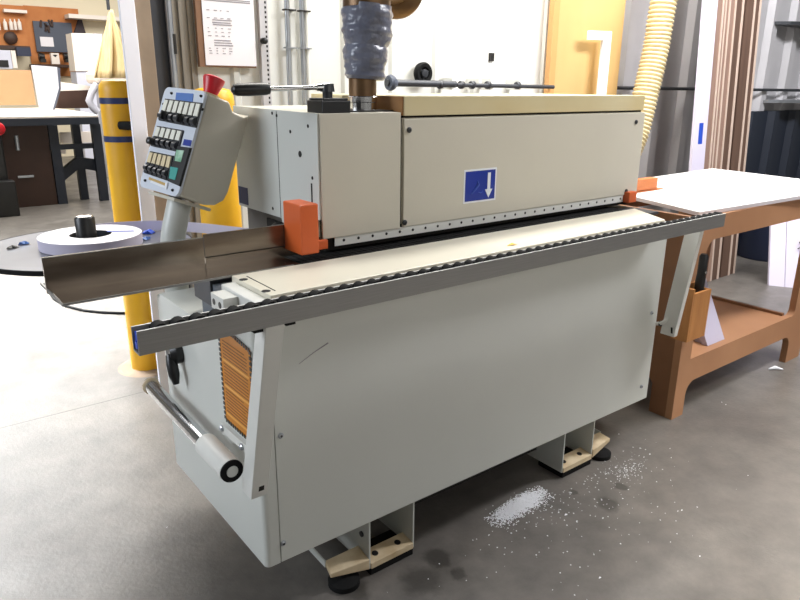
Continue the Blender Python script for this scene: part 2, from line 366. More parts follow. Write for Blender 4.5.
def strut(x0, x1, top, bot, dt, db, zt, zb, cap):
    m = MB(); y0, y1 = top, bot
    # channel: front web and two side flanges, open at the back
    m.prism([(x0, y0, zt), (x0, y0+dt, zt), (x0, y1+db, zb), (x0, y1, zb)], (0.004, 0, 0))
    m.prism([(x1, y0, zt), (x1, y0+dt, zt), (x1, y1+db, zb), (x1, y1, zb)], (-0.004, 0, 0))
    m.prism([(x0+0.003, y0, zt), (x1-0.003, y0, zt), (x1-0.003, y1, zb), (x0+0.003, y1, zb)], (0, 0.004, 0))
    m.prism([(x0+0.003, y1+0.004, zb), (x1-0.003, y1+0.004, zb), (x1-0.003, y1+db, zb), (x0+0.003, y1+db, zb)], (0, 0, 0.004))
    o = m.build('rail_strut', M_WHITEP, mc, bevel=0.0015)
    t = MB().box(x0+0.004, x1-0.004, top+0.004, RY+0.04 if cap else top+dt, zt-0.004, zt+0.004); t.build('strut_plate', M_STEEL, o)
    return o
s1 = strut(-0.046, -0.003, -0.168, -0.040, 0.045, 0.052, 0.8325, 0.362, True)
b = MB().prism([(-0.0282, -0.0465, 0.398), (-0.0142, -0.0465, 0.398), (-0.0142, -0.043, 0.382), (-0.0282, -0.043, 0.382)], (0, -0.003, -0.0008)); b.build('slot', M_DARK, s1)
MB().box(-0.070, -0.05, -0.165, -0.14, 0.825, 0.832).build('rail_bolt', M_RUB, s1)
MB().box(0.0, 0.022, -0.168, -0.15, 0.827, 0.8325).build('rail_bolt', M_RUB, s1)
s2 = strut(1.682, 1.706, -0.126, -0.078, 0.058, 0.058, 0.8325, 0.398, True)
b = MB().prism([(1.681, -0.062, 0.435), (1.681, -0.069, 0.435), (1.681, -0.072, 0.412), (1.681, -0.065, 0.412)], (-0.001, 0, 0)); b.build('slot', M_DARK, s2)
b = MB().box(1.66, 1.68, -0.125, -0.1, 0.824, 0.832); b.build('rail_bolt', M_RUB, s2)
cl = MB().tube([(1.672, -0.006, 0.435), (1.668, -0.03, 0.445), (1.672, -0.045, 0.46), (1.682, -0.04, 0.465)], 0.007, 10); cl.mi = 1
cl.lathe((1.673, -0.02, 0.44), [(0.011, 0), (0.011, 0.006)], (0, -1, 0), 12)
cl.build('strut_hinge', [M_WHITEP, M_KNOBG], s2, smooth=True)
# --- roller bar along the left end
rbx, rbz = -0.064, 0.418
b = MB().cyl((rbx, 0.19, rbz), (rbx, 0.60, rbz+0.008), 0.0205, n=24)
bar = b.build('roller_bar', M_CHROME, mc, smooth=True)
MB().lathe((rbx, 0.592, rbz+0.008), [(0.0215, 0), (0.0255, 0.004), (0.0255, 0.010), (0.0215, 0.014)], (0, 1, 0), 24).build('collar', M_CREAMF, bar, smooth=True)
MB().cyl((rbx, 0.022, rbz), (rbx, 0.175, rbz+0.002), 0.0295, n=28).build('sleeve', M_WHITEP, bar, smooth=True)
e = MB().lathe((rbx, 0.022, rbz), [(0.0285, 0), (0.0285, 0.005), (0.016, 0.006)], (0, -1, 0), 28); e.mi = 1
e.lathe((rbx, 0.0165, rbz), [(0.015, 0), (0.014, 0.002)], (0, -1, 0), 20)
e.build('end_cap', [M_RUB, M_GREYP], bar, smooth=True)
# --- infeed fence: upright and tray of bare steel
f = MB().box(-0.362, 0.0005, 0.25, 0.257, 0.858, 0.938); f.mi = 1; f.box(-0.362, 0.0005, 0.2495, 0.257, 0.938, 0.9395)
fe = f.build('infeed_fence', [M_FENCE, M_CHROME], mc)
f = MB().prism([(-0.350, 0.150, 0.855), (0.0005, 0.158, 0.855), (0.0005, 0.30, 0.855), (-0.350, 0.30, 0.855)], (0, 0, 0.004)); f.mi = 1
f.prism([(-0.351, 0.148, 0.8545), (0.20, 0.156, 0.8545), (0.20, 0.1585, 0.8545), (-0.351, 0.1505, 0.8545)], (0, 0, 0.005))
f.prism([(-0.353, 0.150, 0.853), (-0.365, 0.30, 0.868), (-0.361, 0.30, 0.868), (-0.350, 0.150, 0.853)], (0, 0, 0.005))
f.build('tray', [M_FENCE, M_STEEL], fe)
f = MB().box(0.0035, 0.36, 0.252, 0.259, 0.858, 0.945); f.box(0.0035, 0.22, 0.158, 0.252, 0.854, 0.858); f.mi = 1
f.box(0.004, 0.34, 0.250, 0.2525, 0.886, 0.888)
f.build('inner_fence', [M_FENCE, M_SEAM], fe)
MB().box(0.03, 0.10, 0.302, 0.42, 0.74, 0.85).build('fence_support', M_JDARK, fe)
# --- orange guard
g = MB().box(0.2275, 0.281, 0.162, 0.256, 0.877, 1.009); gd = g.build('orange_guard', M_ORANGE, mc, bevel=0.004)
gd['label'] = 'orange guard block at the infeed'
t = MB().box(0.2825, 0.347, 0.226, 0.240, 0.868, 0.894); t.build('guard_tab', M_ORANGE, gd, bevel=0.002)
# --- hood
hd = MB().prism([(0.342, y, z) for y, z in ((0.254, 0.893), (0.465, 0.893), (0.475, 0.917), (0.775, 0.915), (0.775, 1.235), (0.254, 1.229))], (0.27, 0, 0))
hd.box(0.628, 1.828, 0.258, 0.775, 0.9, 1.212)
hood = hd.build('hood', M_CREAM, mc, bevel=0.0015)
m = MB().box(0.365, 0.60, 0.50, 0.77, 0.79, 0.9145); m.build('feed_unit', M_FEED, hood)
m = MB().tube([(0.345, 0.56, 0.845), (0.335, 0.50, 0.875), (0.345, 0.44, 0.868)], [0.022, 0.026, 0.02], 12); m.cyl((0.34, 0.57, 0.80), (0.34, 0.57, 0.86), 0.018, n=12); m.build('feed_clamp', M_BLACK, hood, smooth=True)
MB().box(0.612, 0.6285, 0.262, 0.7, 0.9, 1.215).build('hood_gap', M_DARK, hood)
MB().box(0.344, 0.6155, 0.248, 0.2545, 0.8905, 1.2285).build('end_cover', M_CREAM, hood, bevel=0.0015)
dr = MB().box(0.6285, 1.832, 0.249, 0.2585, 0.892, 1.2095).build('hood_door', M_CREAM, hood, bevel=0.002)
ep = MB().prism([(0.342, y, z) for y, z in ((0.252, 0.893), (0.465, 0.876), (0.476, 0.917), (0.775, 0.915), (0.775, 1.236), (0.252, 1.229))], (-0.004, 0, 0))
ep.mi = 1; ep.box(0.3372, 0.3385, 0.478, 0.480, 0.918, 1.228)
ep.box(0.3372, 0.3385, 0.287, 0.294, 0.985, 1.042)
ep.lathe((0.338, 0.349, 1.117), [(0.009, 0), (0.009, 0.0008)], (-1, 0, 0), 14)
for y, z in ((0.30, 1.195), (0.285, 1.057), (0.505, 1.222), (0.478, 1.216), (0.40, 1.175), (0.468, 0.90), (0.53, 0.938)):
    ep.lathe((0.338, y, z), [(0.005, 0), (0.005, 0.001)], (-1, 0, 0), 10)
epo = ep.build('end_plate', [M_GREYP, M_SEAM], hood)
p1, p2 = (0.701, 0.924), (0.769, 0.980)
MB().box(0.3365, 0.3378, p1[0], p2[0], p1[1], p2[1]).build('blue_sticker', M_NAVY, epo)
for px, py in ((409, 130), (404.5, 222.5), (636, 122), (626, 191)):
    p = at_y(0.249, px, py); screw(p.x, 0.249, p.z, (0, -1, 0), 0.0085, dr)
# blue sticker with arrow
a = MB().box(0.878, 1.012, 0.2478, 0.2488, 0.9455, 1.0415); a.mi = 1
a.box(0.872, 1.018, 0.2483, 0.249, 0.9395, 1.0475)
a.box(0.977, 0.990, 0.2470, 0.2477, 0.978, 1.033)
a.prism([(0.9835, 0.2470, 0.951), (0.9665, 0.2470, 0.979), (1.0005, 0.2470, 0.979)], (0, 0.0007, 0)); a.mi = 2
a.tube([(0.906, 0.2475, 0.968), (0.922, 0.2475, 0.982), (0.936, 0.2475, 0.997), (0.931, 0.2475, 1.010)], [0.002, 0.004, 0.005, 0.002], 8)
a.tube([(0.936, 0.2475, 0.972), (0.950, 0.2475, 0.969), (0.957, 0.2475, 0.976)], [0.001, 0.0025, 0.001], 8)
ao = a.build('arrow_sticker', [M_BLUE, M_WHITE, M_FAINT], dr); ao['label'] = 'square blue sticker with a white down arrow'
# perforated strip and dark pressure beam under the hood
s = MB().box(0.385, 1.745, 0.251, 0.2545, 0.865, 0.8925); s.mi = 1
for i in range(27):
    x = 0.415+i*0.0505; s.lathe((x, 0.251, 0.879), [(0.0045, 0), (0.0045, 0.0006)], (0, -1, 0), 8)
s.build('perforated_strip', [M_WHITEP, M_SEAM], hood)
MB().box(0.36, 1.80, 0.262, 0.62, 0.852, 0.893).build('pressure_beam', M_DARK, hood)
o = MB().box(1.748, 1.80, 0.225, 0.30, 0.862, 0.905); o.build('outfeed_guard', M_ORANGE, hood, bevel=0.003)
# --- lid
l = MB().box(0.631, 1.822, 0.252, 0.78, 1.218, 1.2735); l.box(0.540, 0.631, 0.44, 0.50, 1.231, 1.2735); lid = l.build('lid', [M_LID], mc, bevel=0.002)
lid['label'] = 'cream painted top box yellowed towards its left end'
MB().box(0.6265, 0.6308, 0.256, 0.438, 1.219, 1.272).build('lid_end', M_RUST, lid)
MB().box(0.635, 1.818, 0.262, 0.77, 1.208, 1.2185).build('lid_gap', M_DARK, lid)
MB().box(0.47, 0.62, 0.29, 0.44, 1.2295, 1.2335).build('duct_plate', M_BLACK, hood)
# --- height lever on the hood
lv = MB().box(0.362, 0.452, 0.262, 0.345, 1.2285, 1.262); lv.box(0.366, 0.448, 0.266, 0.341, 1.262, 1.268)
lvo = lv.build('adjusting_lever', M_BLACK, mc, bevel=0.004)
h = MB().cyl((0.408, 0.31, 1.267), (0.408, 0.31, 1.285), 0.014, n=16); h.cyl((0.408, 0.31, 1.284), (0.408, 0.31, 1.305), 0.020, 0.018, n=24); h.build('ratchet_head', M_KNOBG, lvo, smooth=True)
h = MB().cyl((0.412, 0.309, 1.296), (0.375, 0.314, 1.295), 0.013, 0.009, 14); h.cyl((0.378, 0.313, 1.295), (0.225, 0.333, 1.290), 0.0065, n=14); h.build('lever_rod', M_CHROME, lvo, smooth=True)
MB().tube([(0.243, 0.331, 1.2907), (0.235, 0.332, 1.2905), (0.19, 0.338, 1.289), (0.158, 0.342, 1.288), (0.148, 0.3435, 1.2877), (0.143, 0.344, 1.2875)], [0.013, 0.0155, 0.0165, 0.0155, 0.012, 0.004], 18).build('lever_grip', M_BLACK, lvo, smooth=True)
# --- control box on its bent post
FC = Vector((0.107, 0.70, 1.139)); BW, BH, BD = 0.213, 0.315, 0.161
yw, tl, ro = 0.208, 0.366, 0.052
w_ = Vector((math.sin(yw), -math.cos(yw), 0)); n_ = Vector((math.cos(yw), math.sin(yw), 0)); z_ = Vector((0, 0, 1))
wv = w_*math.cos(ro)-z_*math.sin(ro); uv = w_*math.sin(ro)+z_*math.cos(ro)
hv = uv*math.cos(tl)+n_*math.sin(tl); dv = n_*math.cos(tl)-uv*math.sin(tl)
def B(a, b, e): return FC+wv*a+hv*b+dv*e
def Fp(px, py, e=0.0):       # point of the panel face seen at a pixel, in panel coordinates
    q = FC+dv*e; d = ray(px, py); t = (q-CAM).dot(dv)/d.dot(dv); p = CAM+d*t-FC; return p.dot(wv), p.dot(hv)
def plate(mb, corners, e0, e1):
    mb.prism([B(a, b, e0) for a, b in corners], dv*(e1-e0))
bx = MB()
prof = [(-BH/2, 0.004), (BH/2-0.012, 0.004), (BH/2, 0.016), (BH/2, BD-0.045), (BH/2-0.018, BD-0.03), (BH/2-0.02, BD), (-0.02, BD), (-BH/2+0.05, BD-0.002), (-BH/2+0.018, BD-0.018), (-BH/2, BD-0.05)]
prof = [(-BH/2+0.004, 0.004), (BH/2-0.004, 0.004), (BH/2, BD*0.5), (BH/2-0.022, BD*0.62), (BH/2-0.024, BD*0.9), (BH/2-0.012, BD), (BH/2-0.05, BD), (-BH/2+0.06, BD), (-BH/2+0.03, BD-0.008), (-BH/2+0.008, BD-0.035), (-BH/2, BD-0.07)]
bx.prism([B(-BW/2, b, e) for b, e in prof], wv*BW)
cb = bx.build('control_box', M_CREAM, mc, bevel=0.007, seg=3)
def rrect(a0, a1, b0, b1, r, n=5):
    pts = []
    for (ca, cb_, s0) in ((a1-r, b1-r, 0), (a0+r, b1-r, 1), (a0+r, b0+r, 2), (a1-r, b0+r, 3)):
        for i in range(n+1):
            t = PI/2*(s0+i/n); pts.append((ca+r*math.cos(t), cb_+r*math.sin(t)))
    return pts
fp = MB(); plate(fp, rrect(-BW/2-0.002, BW/2-0.004, -BH/2, BH/2, 0.02), -0.004, 0.006); face = fp.build('panel_face', M_FACE, cb)
def patch(corn, e0, e1, name, m, parent=cb, inset=0):
    mb = MB(); plate(mb, [Fp(*q, e=e0) for q in corn], e0, e1); return mb.build(name, m, parent)
patch(((176.2, 92.5), (193, 93.5), (192.3, 101.8), (175.2, 100.2)), -0.006, -0.004, 'blue_label', M_BLUE2)
patch(((184, 139), (191.5, 140.3), (190, 146.3), (182.3, 145)), -0.006, -0.004, 'small_blue_label', M_BLUE)
patch(((149.2, 177), (166.5, 183.5), (165.5, 186), (148.5, 179.5)), -0.0055, -0.004, 'label_strip', M_YSTR)
patch(((151, 180.2), (165, 186), (164.2, 188), (150, 182.4)), -0.0055, -0.004, 'label_strip', M_WHITE)
patch(((165.5, 182), (167.5, 182.7), (166.2, 189), (164.2, 188.3)), -0.008, -0.0055, 'small_tag', M_WHITE)
def key_row(corn, n, keyh, keym, name, cover):
    """A dark switch block: lit labels above, rocker knobs below."""
    C = [Vector((*Fp(*q, e=-0.006), 0)) for q in corn]     # TL TR BR BL
    def uvp(u, v): return (C[0]*(1-u)*(1-v)+C[1]*u*(1-v)+C[2]*u*v+C[3]*(1-u)*v)
    def quad(u0, u1, v0, v1): return [tuple(uvp(*q))[:2] for q in ((u0, v0), (u1, v0), (u1, v1), (u0, v1))]
    m = MB(); plate(m, quad(0, 1, 0, 1), -0.009, -0.004); blk = m.build(name, M_BLACK, cb, bevel=0.001)
    for i in range(n):
        u0, u1 = (i+0.14)/n, (i+0.86)/n
        m = MB(); plate(m, quad(u0, u1, 0.06, keyh), -0.0115, -0.009); m.build('label_window', keym[i % len(keym)], blk)
        m = MB(); a0, b0 = quad((i+0.5)/n, 1, keyh+(1-keyh)*0.5, 1)[0]
        hw = (C[1]-C[0]).length/n*0.42
        q = quad(u0, u1, keyh+0.05, 0.96)
        if cover[i] == 'k':
            plate(m, q, -0.013, -0.009); ctr = B(a0, b0, -0.012)
            m.cyl(ctr-wv*hw*0.7, ctr+wv*hw*0.7, hw*0.85, n=12)
            m.build('rocker_switch', M_KNOBG, blk, smooth=True)
        else:
            m.lathe(B(a0, b0, -0.009), [(hw*1.05, 0), (hw*1.0, 0.012), (hw*0.6, 0.016)], -dv, 14)
            m.obox(B(a0, b0, -0.024), wv*hw*0.3, hv*hw*1.1, dv*0.008)
            m.build('rotary_switch', M_BLACK, blk, smooth=True)
    return blk
key_row(((165.8, 98.8), (202.8, 103.2), (196.5, 128), (159, 120.5)), 7, 0.56, [M_KEY], 'switch_block', 'kskkskk')
key_row(((157.8, 126), (183.8, 130.5), (178, 152), (151, 146)), 5, 0.50, [M_KEY], 'switch_block', 'kkkkk')
key_row(((150.7, 151.2), (173.5, 155.8), (168, 181), (144.5, 173)), 5, 0.50, [M_KEY2], 'switch_block', 'kkkkk')
c0 = B(*Fp(155, 142.5, -0.012), -0.010)
MB().lathe(c0, [(0.011, 0), (0.011, 0.026), (0.007, 0.029)], -dv, 16).build('selector_knob', M_BLACK, cb, smooth=True)
dsp = patch(((177.2, 146), (189.8, 147.5), (178.8, 186), (167.8, 181.2)), -0.012, -0.004, 'display_unit', M_BLACK)
patch(((176.4, 149.8), (183.8, 150.5), (180.5, 162), (174.5, 160.8)), -0.0135, -0.012, 'screen', M_LCD, dsp)
patch(((170.4, 166.5), (178, 168), (174.8, 180), (168.8, 178.2)), -0.0135, -0.012, 'keypad', M_TEAL, dsp)
for px, py in ((171.9, 93.4), (201.5, 96.2), (164, 104.3), (203, 109.5), (145.6, 180.6), (173, 190.3), (182.2, 180)):
    a0, b0 = Fp(px, py, -0.004); p = B(a0, b0, -0.004); screw(p.x, p.y, p.z, -dv, 0.0042, face, M_BLACK)
es = B(0.075, BH/2-0.002, 0.03)
m = MB().lathe(es, [(0.020, 0), (0.022, 0.012), (0.032, 0.046), (0.031, 0.052), (0.022, 0.056)], hv, 24)
eo = m.build('emergency_stop', M_RED, cb, smooth=True); eo['label'] = 'red mushroom emergency stop button'
MB().lathe(es, [(0.03, -0.004), (0.03, 0.003)], hv, 24).build('stop_collar', M_KEY2, eo)
m = MB(); m.prism([B(a, -BH/2-0.004, e) for a, e in ((-0.06, 0.0), (0.085, 0.0), (0.085, BD-0.03), (-0.06, BD-0.03))], -hv*0.010); m.build('base_flange', M_CREAM, cb, bevel=0.002)
m = MB(); q = B(0.0, -BH/2-0.012, 0.075)
m.tube([(0.076, 0.70, 0.66), (0.077, 0.70, 0.80), (0.079, 0.70, 0.842), (0.084, 0.70, 0.868), tuple(Vector((0.084, 0.70, 0.868)).lerp(q, 0.5)), tuple(q)], 0.037, 28)
post = m.build('control_post', M_GREYP, mc, smooth=True)
m = MB().box(0.03, 0.13, 0.637, 0.76, 0.56, 0.66); m.build('post_bracket', M_GREYP, post, bevel=0.003)
MB().cyl((0.10, 0.56, 0.80), (0.112, 0.56, 0.80), 0.006, n=8)
# --- turntable for the tape coil
PC = Vector((-0.082, 1.082, 0.775))
m = MB().lathe(PC, [(0.02, -0.012), (0.338, -0.012), (0.338, 0)], n=72); m.mi = 1
m.lathe(PC, [(0.3385, -0.016), (0.342, -0.013), (0.342, -0.001), (0.339, 0.001)], n=72, caps=False)
tt = m.build('tape_turntable', [M_DISC, M_RUB], mc, smooth=True)
m = MB().lathe(PC, [(0.032, 0), (0.032, 0.094), (0.029, 0.098)], n=32); m.build('spindle', M_BLACK, tt, smooth=True)
m = MB().lathe(PC+Vector((0, 0, 0.098)), [(0.027, 0), (0.027, 0.004), (0.018, 0.006)], n=28); m.build('spindle_cap', M_CHROME, tt, smooth=True)
m = MB().tube([(0.08, 0.72, 0.72), (0.0, 0.9, 0.745), (-0.105, 1.09, 0.752)], 0.02, 12); m.build('turntable_arm', M_GREYP, tt, smooth=True)
# --- feet
def foot(x0, x1, d):
    ya = 0.006
    m = MB().box(x0, x0+0.005, ya, 0.62, -0.046, 0.119); m.box(x1-0.005, x1, ya, 0.62, -0.046, 0.119)
    m.box(x0+0.005, x1-0.005, 0.30, 0.62, -0.046, -0.040)
    o = m.build('foot', M_GREYP, mc)
    f = MB().prism([(x0+0.0055, ya-0.004, -0.046), (x0+0.0055, ya-0.004, -0.028), (x0+0.0055, ya+0.05, -0.020), (x0+0.0055, ya+0.05, -0.046)], (x1-x0-0.011, 0, 0)); f.mi = 1
    for x in (x0+0.038, x1-0.045):
        f.lathe((x, ya+0.024, -0.0238), [(0.010, 0), (0.010, 0.0012)], (0, -0.15, 1), 14)
    f.build('toe_flange', [M_CREAMF, M_BLACK], o)
    xa = x0 if d < 0 else x1
    g2 = MB().add([(xa+d*0.001, ya-0.004, -0.044), (xa+d*0.001, ya-0.004, -0.010), (xa+d*0.001, ya+0.055, 0.004), (xa+d*0.001, ya+0.055, -0.03),
                   (xa+d*0.125, ya+0.010, -0.022), (xa+d*0.125, ya+0.010, -0.008), (xa+d*0.115, ya+0.055, 0.004), (xa+d*0.115, ya+0.055, -0.015)],
                  [(0, 1, 2, 3), (4, 7, 6, 5), (0, 4, 5, 1), (1, 5, 6, 2), (2, 6, 7, 3), (3, 7, 4, 0)])
    g2.build('side_wedge', M_CREAMF, o, bevel=0.002)
    gp = MB().prism([(xa+d*0.115, ya+0.05, -0.015), (xa+d*0.115, ya+0.05, 0.006), (xa+d*0.115, 0.55, 0.03), (xa+d*0.115, 0.55, 0.0)], (d*0.004, 0, 0)); gp.build('gusset', M_GREYP, o)
    pd = MB().lathe((xa+d*0.075, ya+0.02, FZ), [(0.046, 0), (0.046, 0.016), (0.03, 0.024), (0.014, 0.028), (0.014, 0.05)], n=28)
    pd.build('foot_pad', M_RUB, o, smooth=True)
    q = MB().box(x0+0.004, x1-0.004, ya-0.002, 0.12, FZ, -0.047); q.build('foot_shoe', M_RUB, o, bevel=0.003)
    w = MB().lathe((x0-0.0005 if d < 0 else x0+0.0055, ya+0.035, 0.055), [(0.009, 0), (0.009, 0.004)], (-1 if d < 0 else 1, 0, 0), 10); w.build('foot_bolt', M_KNOBG, o)
foot(0.325, 0.492, -1); foot(1.185, 1.36, 1)

# ================================================================== TAPE COIL AND SCRAPS
cz = 0.7765
coil = thing('tape_coil', (PC.x, PC.y, cz), 'wide coil of white edging tape lying on the turntable behind the steel fence', 'tape coil')
m = MB(); m.mi = 1; n = 64; ri, ro_ = 0.066, 0.163; hgt = 0.037
m.lathe((PC.x+0.012, PC.y-0.005, cz), [(ri, 0), (ro_, 0), (ro_, hgt)], n=n, caps=False); m.mi = 0
m.lathe((PC.x+0.012, PC.y-0.005, cz), [(ro_, hgt), (ri, hgt)], n=n, caps=False); m.mi = 2
m.lathe((PC.x+0.012, PC.y-0.005, cz), [(ri, hgt), (ri-0.001, hgt*0.5), (ri, 0)], n=n, caps=False)
m.build('wound_roll', [M_COIL, M_COILS, M_KNOBG], coil, smooth=True)
m = MB(); path = [(-0.06, 1.2435), (0.0, 1.243), (0.09, 1.228), (0.20, 1.175), (0.30, 1.05), (0.37, 0.92), (0.42, 0.83)]
pts = []
def cr(p, t):
    k = min(int(t), len(p)-2); f = t-k; P = [Vector((*p[max(0, min(len(p)-1, k+i))], 0)) for i in (-1, 0, 1, 2)]
    return 0.5*((2*P[1])+(-P[0]+P[2])*f+(2*P[0]-5*P[1]+4*P[2]-P[3])*f*f+(-P[0]+3*P[1]-3*P[2]+P[3])*f**3)
S = [cr(path, i*0.2) for i in range((len(path)-1)*5+1)]
vs = []
for q in S: vs += [(q.x, q.y, cz+0.001), (q.x, q.y, cz+0.038)]
m.add(vs, [(2*i, 2*i+2, 2*i+3, 2*i+1) for i in range(len(S)-1)])
so = m.build('loose_end', M_COILS, coil); sd = so.modifiers.new('t', 'SOLIDIFY'); sd.thickness = 0.0012
so['label'] = 'free end of the tape standing on edge and running to the machine'
m = MB(); a = at_z(cz+hgt+0.0005, 107, 231.5); b2 = at_z(cz+hgt+0.0005, 134, 231)
m.prism([a+Vector((0, -0.008, 0)), b2+Vector((0, -0.008, 0)), b2+Vector((0, 0.008, 0)), a+Vector((0, 0.008, 0))], (0, 0, 0.0006)); m.build('blue_tape_strip', M_BTAPE, coil)
def scrap(px, py, s, label, m, seed):
    rnd = random.Random(seed); p = at_z(0.7765, px, py); mb = MB(); n = 8
    pts = [(p.x+math.cos(2*PI*i/n)*s*rnd.uniform(.5, 1.2), p.y+math.sin(2*PI*i/n)*s*.7*rnd.uniform(.5, 1.2), 0.7763+s*0.5*rnd.uniform(0, 1)*(i % 2)) for i in range(n)]
    mb.add(pts+[(p.x, p.y, 0.7765+s*0.5)], [(i, (i+1) % n, n) for i in range(n)]+[tuple(range(n-1, -1, -1))])
    return tag(mb.build('tape_scrap', m, loc=(p.x, p.y, 0.7763)), label, 'scrap', 'tape scraps on the turntable')
scrap(25, 244, 0.022, 'light blue crumpled tape scrap on the left of the turntable', M_BLUE2, 1)
scrap(12, 248, 0.020, 'small black scrap at the far left of the turntable', M_BLACK, 2)
scrap(150, 233, 0.030, 'bright blue tape scrap between the white coil and the bent post', M_BTAPE, 3)
scrap(146, 239.5, 0.022, 'pale scrap lying just in front of the bright blue tape scrap', M_BLUE2, 4)

# ================================================================== BOLLARDS
def bollard(x, y, r, h, label, bands, peg):
    t = thing('bollard', (x, y, FZ), label, 'bollard', 'yellow bollards by the doorway')
    MB().lathe((x, y, 0), [(r, FZ), (r, h-0.05), (r*0.96, h-0.025), (r*0.8, h-0.006), (r*0.5, h)], n=40).build('sleeve', M_YEL, t, smooth=True)
    for z in bands: MB().lathe((x, y, z), [(r+0.0015, -0.013), (r+0.0015, 0.013)], n=40, caps=False).build('stripe', M_BAND, t, smooth=True)
    if peg:
        MB().cyl(at_y(1.872, 120, 125.5), at_y(1.80, 138, 126), 0.018, 0.021, 14).build('rubber_peg', M_RUB, t, smooth=True)
    m = MB().lathe((x, y, FZ), [(r+0.065, 0), (r+0.05, 0.004), (r+0.001, 0.008)], n=32); m.build('grout_ring', M_GROUT, t)
    return t
bollard(0.322, 1.955, 0.082, 1.318, 'yellow bollard with two blue stripes left of the white door trim', (1.228, 1.062), True)
bollard(0.492, 1.30, 0.082, 1.288, 'yellow bollard behind the control box, mostly hidden by the machine', (), False)
# black cable on the floor behind the first bollard
pa = [at_z(FZ+0.008, *q) for q in ((44, 284), (54, 299), (66, 306), (84, 310.5), (104, 312.5), (122, 313), (140, 312))]
tag(MB().tube(pa, 0.008, 10).build('cable', M_RUB, loc=tuple(pa[3]*1), smooth=True), 'black cable curving over the bright floor towards the bollard', 'cable')

# ================================================================== THINGS ON THE BACK WALL
# notice on its board
nt_ = thing('notice_board', (0.70, 1.58, 1.37), 'white printed notice on a brown board hanging on the wall above the control box', 'notice')
MB().box(0.556, 0.815, 1.562, 1.584, 1.372, 1.80).build('backing_board', M_BOARD, nt_)
m = MB().box(0.582, 0.816, 1.558, 1.5615, 1.379, 1.80); m.mi = 1
rnd = random.Random(5)
for (zz, x0, x1) in ((1.640, .592, .80), (1.633, .592, .80), (1.558, .622, .71), (1.548, .622, .705), (1.540, .625, .71), (1.478, .625, .70), (1.468, .625, .705), (1.458, .625, .71)):
    m.box(x0, x1, 1.5572, 1.5579, zz, zz+0.004)
for z0 in (1.57, 1.60, 1.50, 1.515, 1.53, 1.40+0.03, 1.44, 1.45):
    for x0 in (.60, .632, .66, .69): m.box(x0, x0+0.012*rnd.uniform(.5, 1.3), 1.5572, 1.5579, z0-0.004, z0-0.001)
m.build('paper_sheet', [M_PAPER, M_INK], nt_)
# conduits
for i, (xc, lab) in enumerate(((0.992, 'left one of two thin white conduits running up the wall behind the lever'), (1.068, 'right one of two thin white conduits running up the wall behind the lever'))):
    t = thing('conduit', (xc, 1.575, FZ), lab, 'conduit', 'white conduits on the wall')
    MB().cyl((xc-0.01, 1.568, FZ), (xc-0.01, 1.568, 3.0), 0.011, n=14).build('tube', M_GALV, t, smooth=True)
    if i: MB().cyl((xc+0.014, 1.568, FZ), (xc+0.014, 1.568, 3.0), 0.010, n=14).build('tube', M_WHITEP, t, smooth=True)
    for z in (1.46, 1.62, 1.10):
        MB().box(xc-0.026, xc+0.03, 1.553, 1.583, z, z+0.006).build('strap', M_SEAM if z != 1.46 else M_GALV, t)
# slotted channel with clamp knob
t = thing('slotted_channel', (0.86, 1.58, FZ), 'grey slotted metal channel running up the wall right of the notice', 'channel')
m = MB().box(0.842, 0.882, 1.56, 1.584, FZ, 3.0); m.mi = 1
for i in range(60): m.box(0.868, 0.876, 1.5592, 1.5602, 0.9+i*0.02, 0.91+i*0.02)
m.build('strip', [M_WALLG, M_SEAM], t)
p = at_y(1.555, 262.5, 41)
m = MB().lathe((p.x, 1.56, p.z), [(0.010, 0), (0.014, 0.01), (0.014, 0.03), (0.008, 0.034)], (0, -1, 0), 16); m.build('clamp_knob', M_BLACK, t, smooth=True)
# iron pipe with collars
t = thing('iron_pipe', (2.1, 1.50, 1.30), 'dark horizontal pipe with collars fixed along the white wall above the lid', 'pipe')
MB().cyl((1.49, 1.50, 1.316), (1.95, 1.50, 1.312), 0.017, n=16).build('thick_pipe', M_PIPE, t, smooth=True)
MB().cyl((1.95, 1.49, 1.309), (2.74, 1.49, 1.303), 0.011, n=16).build('thin_pipe', M_PIPE, t, smooth=True)
MB().lathe((1.50, 1.50, 1.316), [(0.034, 0), (0.04, 0.015), (0.034, 0.03), (0.018, 0.05)], (1, 0, 0), 20).build('flange', M_BTAPE if False else M_NAVYB, t, smooth=True)
for x in (1.83, 1.98, 2.06, 2.18, 2.42): MB().lathe((x, 1.50, 1.310), [(0.018, 0), (0.022, 0.006), (0.022, 0.022), (0.018, 0.028)], (1, 0, 0), 16).build('collar', M_KNOBG, t, smooth=True)
for x in (1.92, 2.12, 2.21, 2.44): MB().box(x, x+0.02, 1.495, 1.60, 1.285, 1.345).build('bracket', M_WHITEP, t)
# girt pipe on the corrugated section
t = tag(MB().cyl((3.30, 1.545, 1.302), (8.5, 1.545, 1.288), 0.012, n=12).build('rail_pipe', M_PIPE, loc=(3.9, 1.545, 1.3), smooth=True), 'thin dark horizontal pipe across the grey corrugated wall behind the boards', 'pipe')
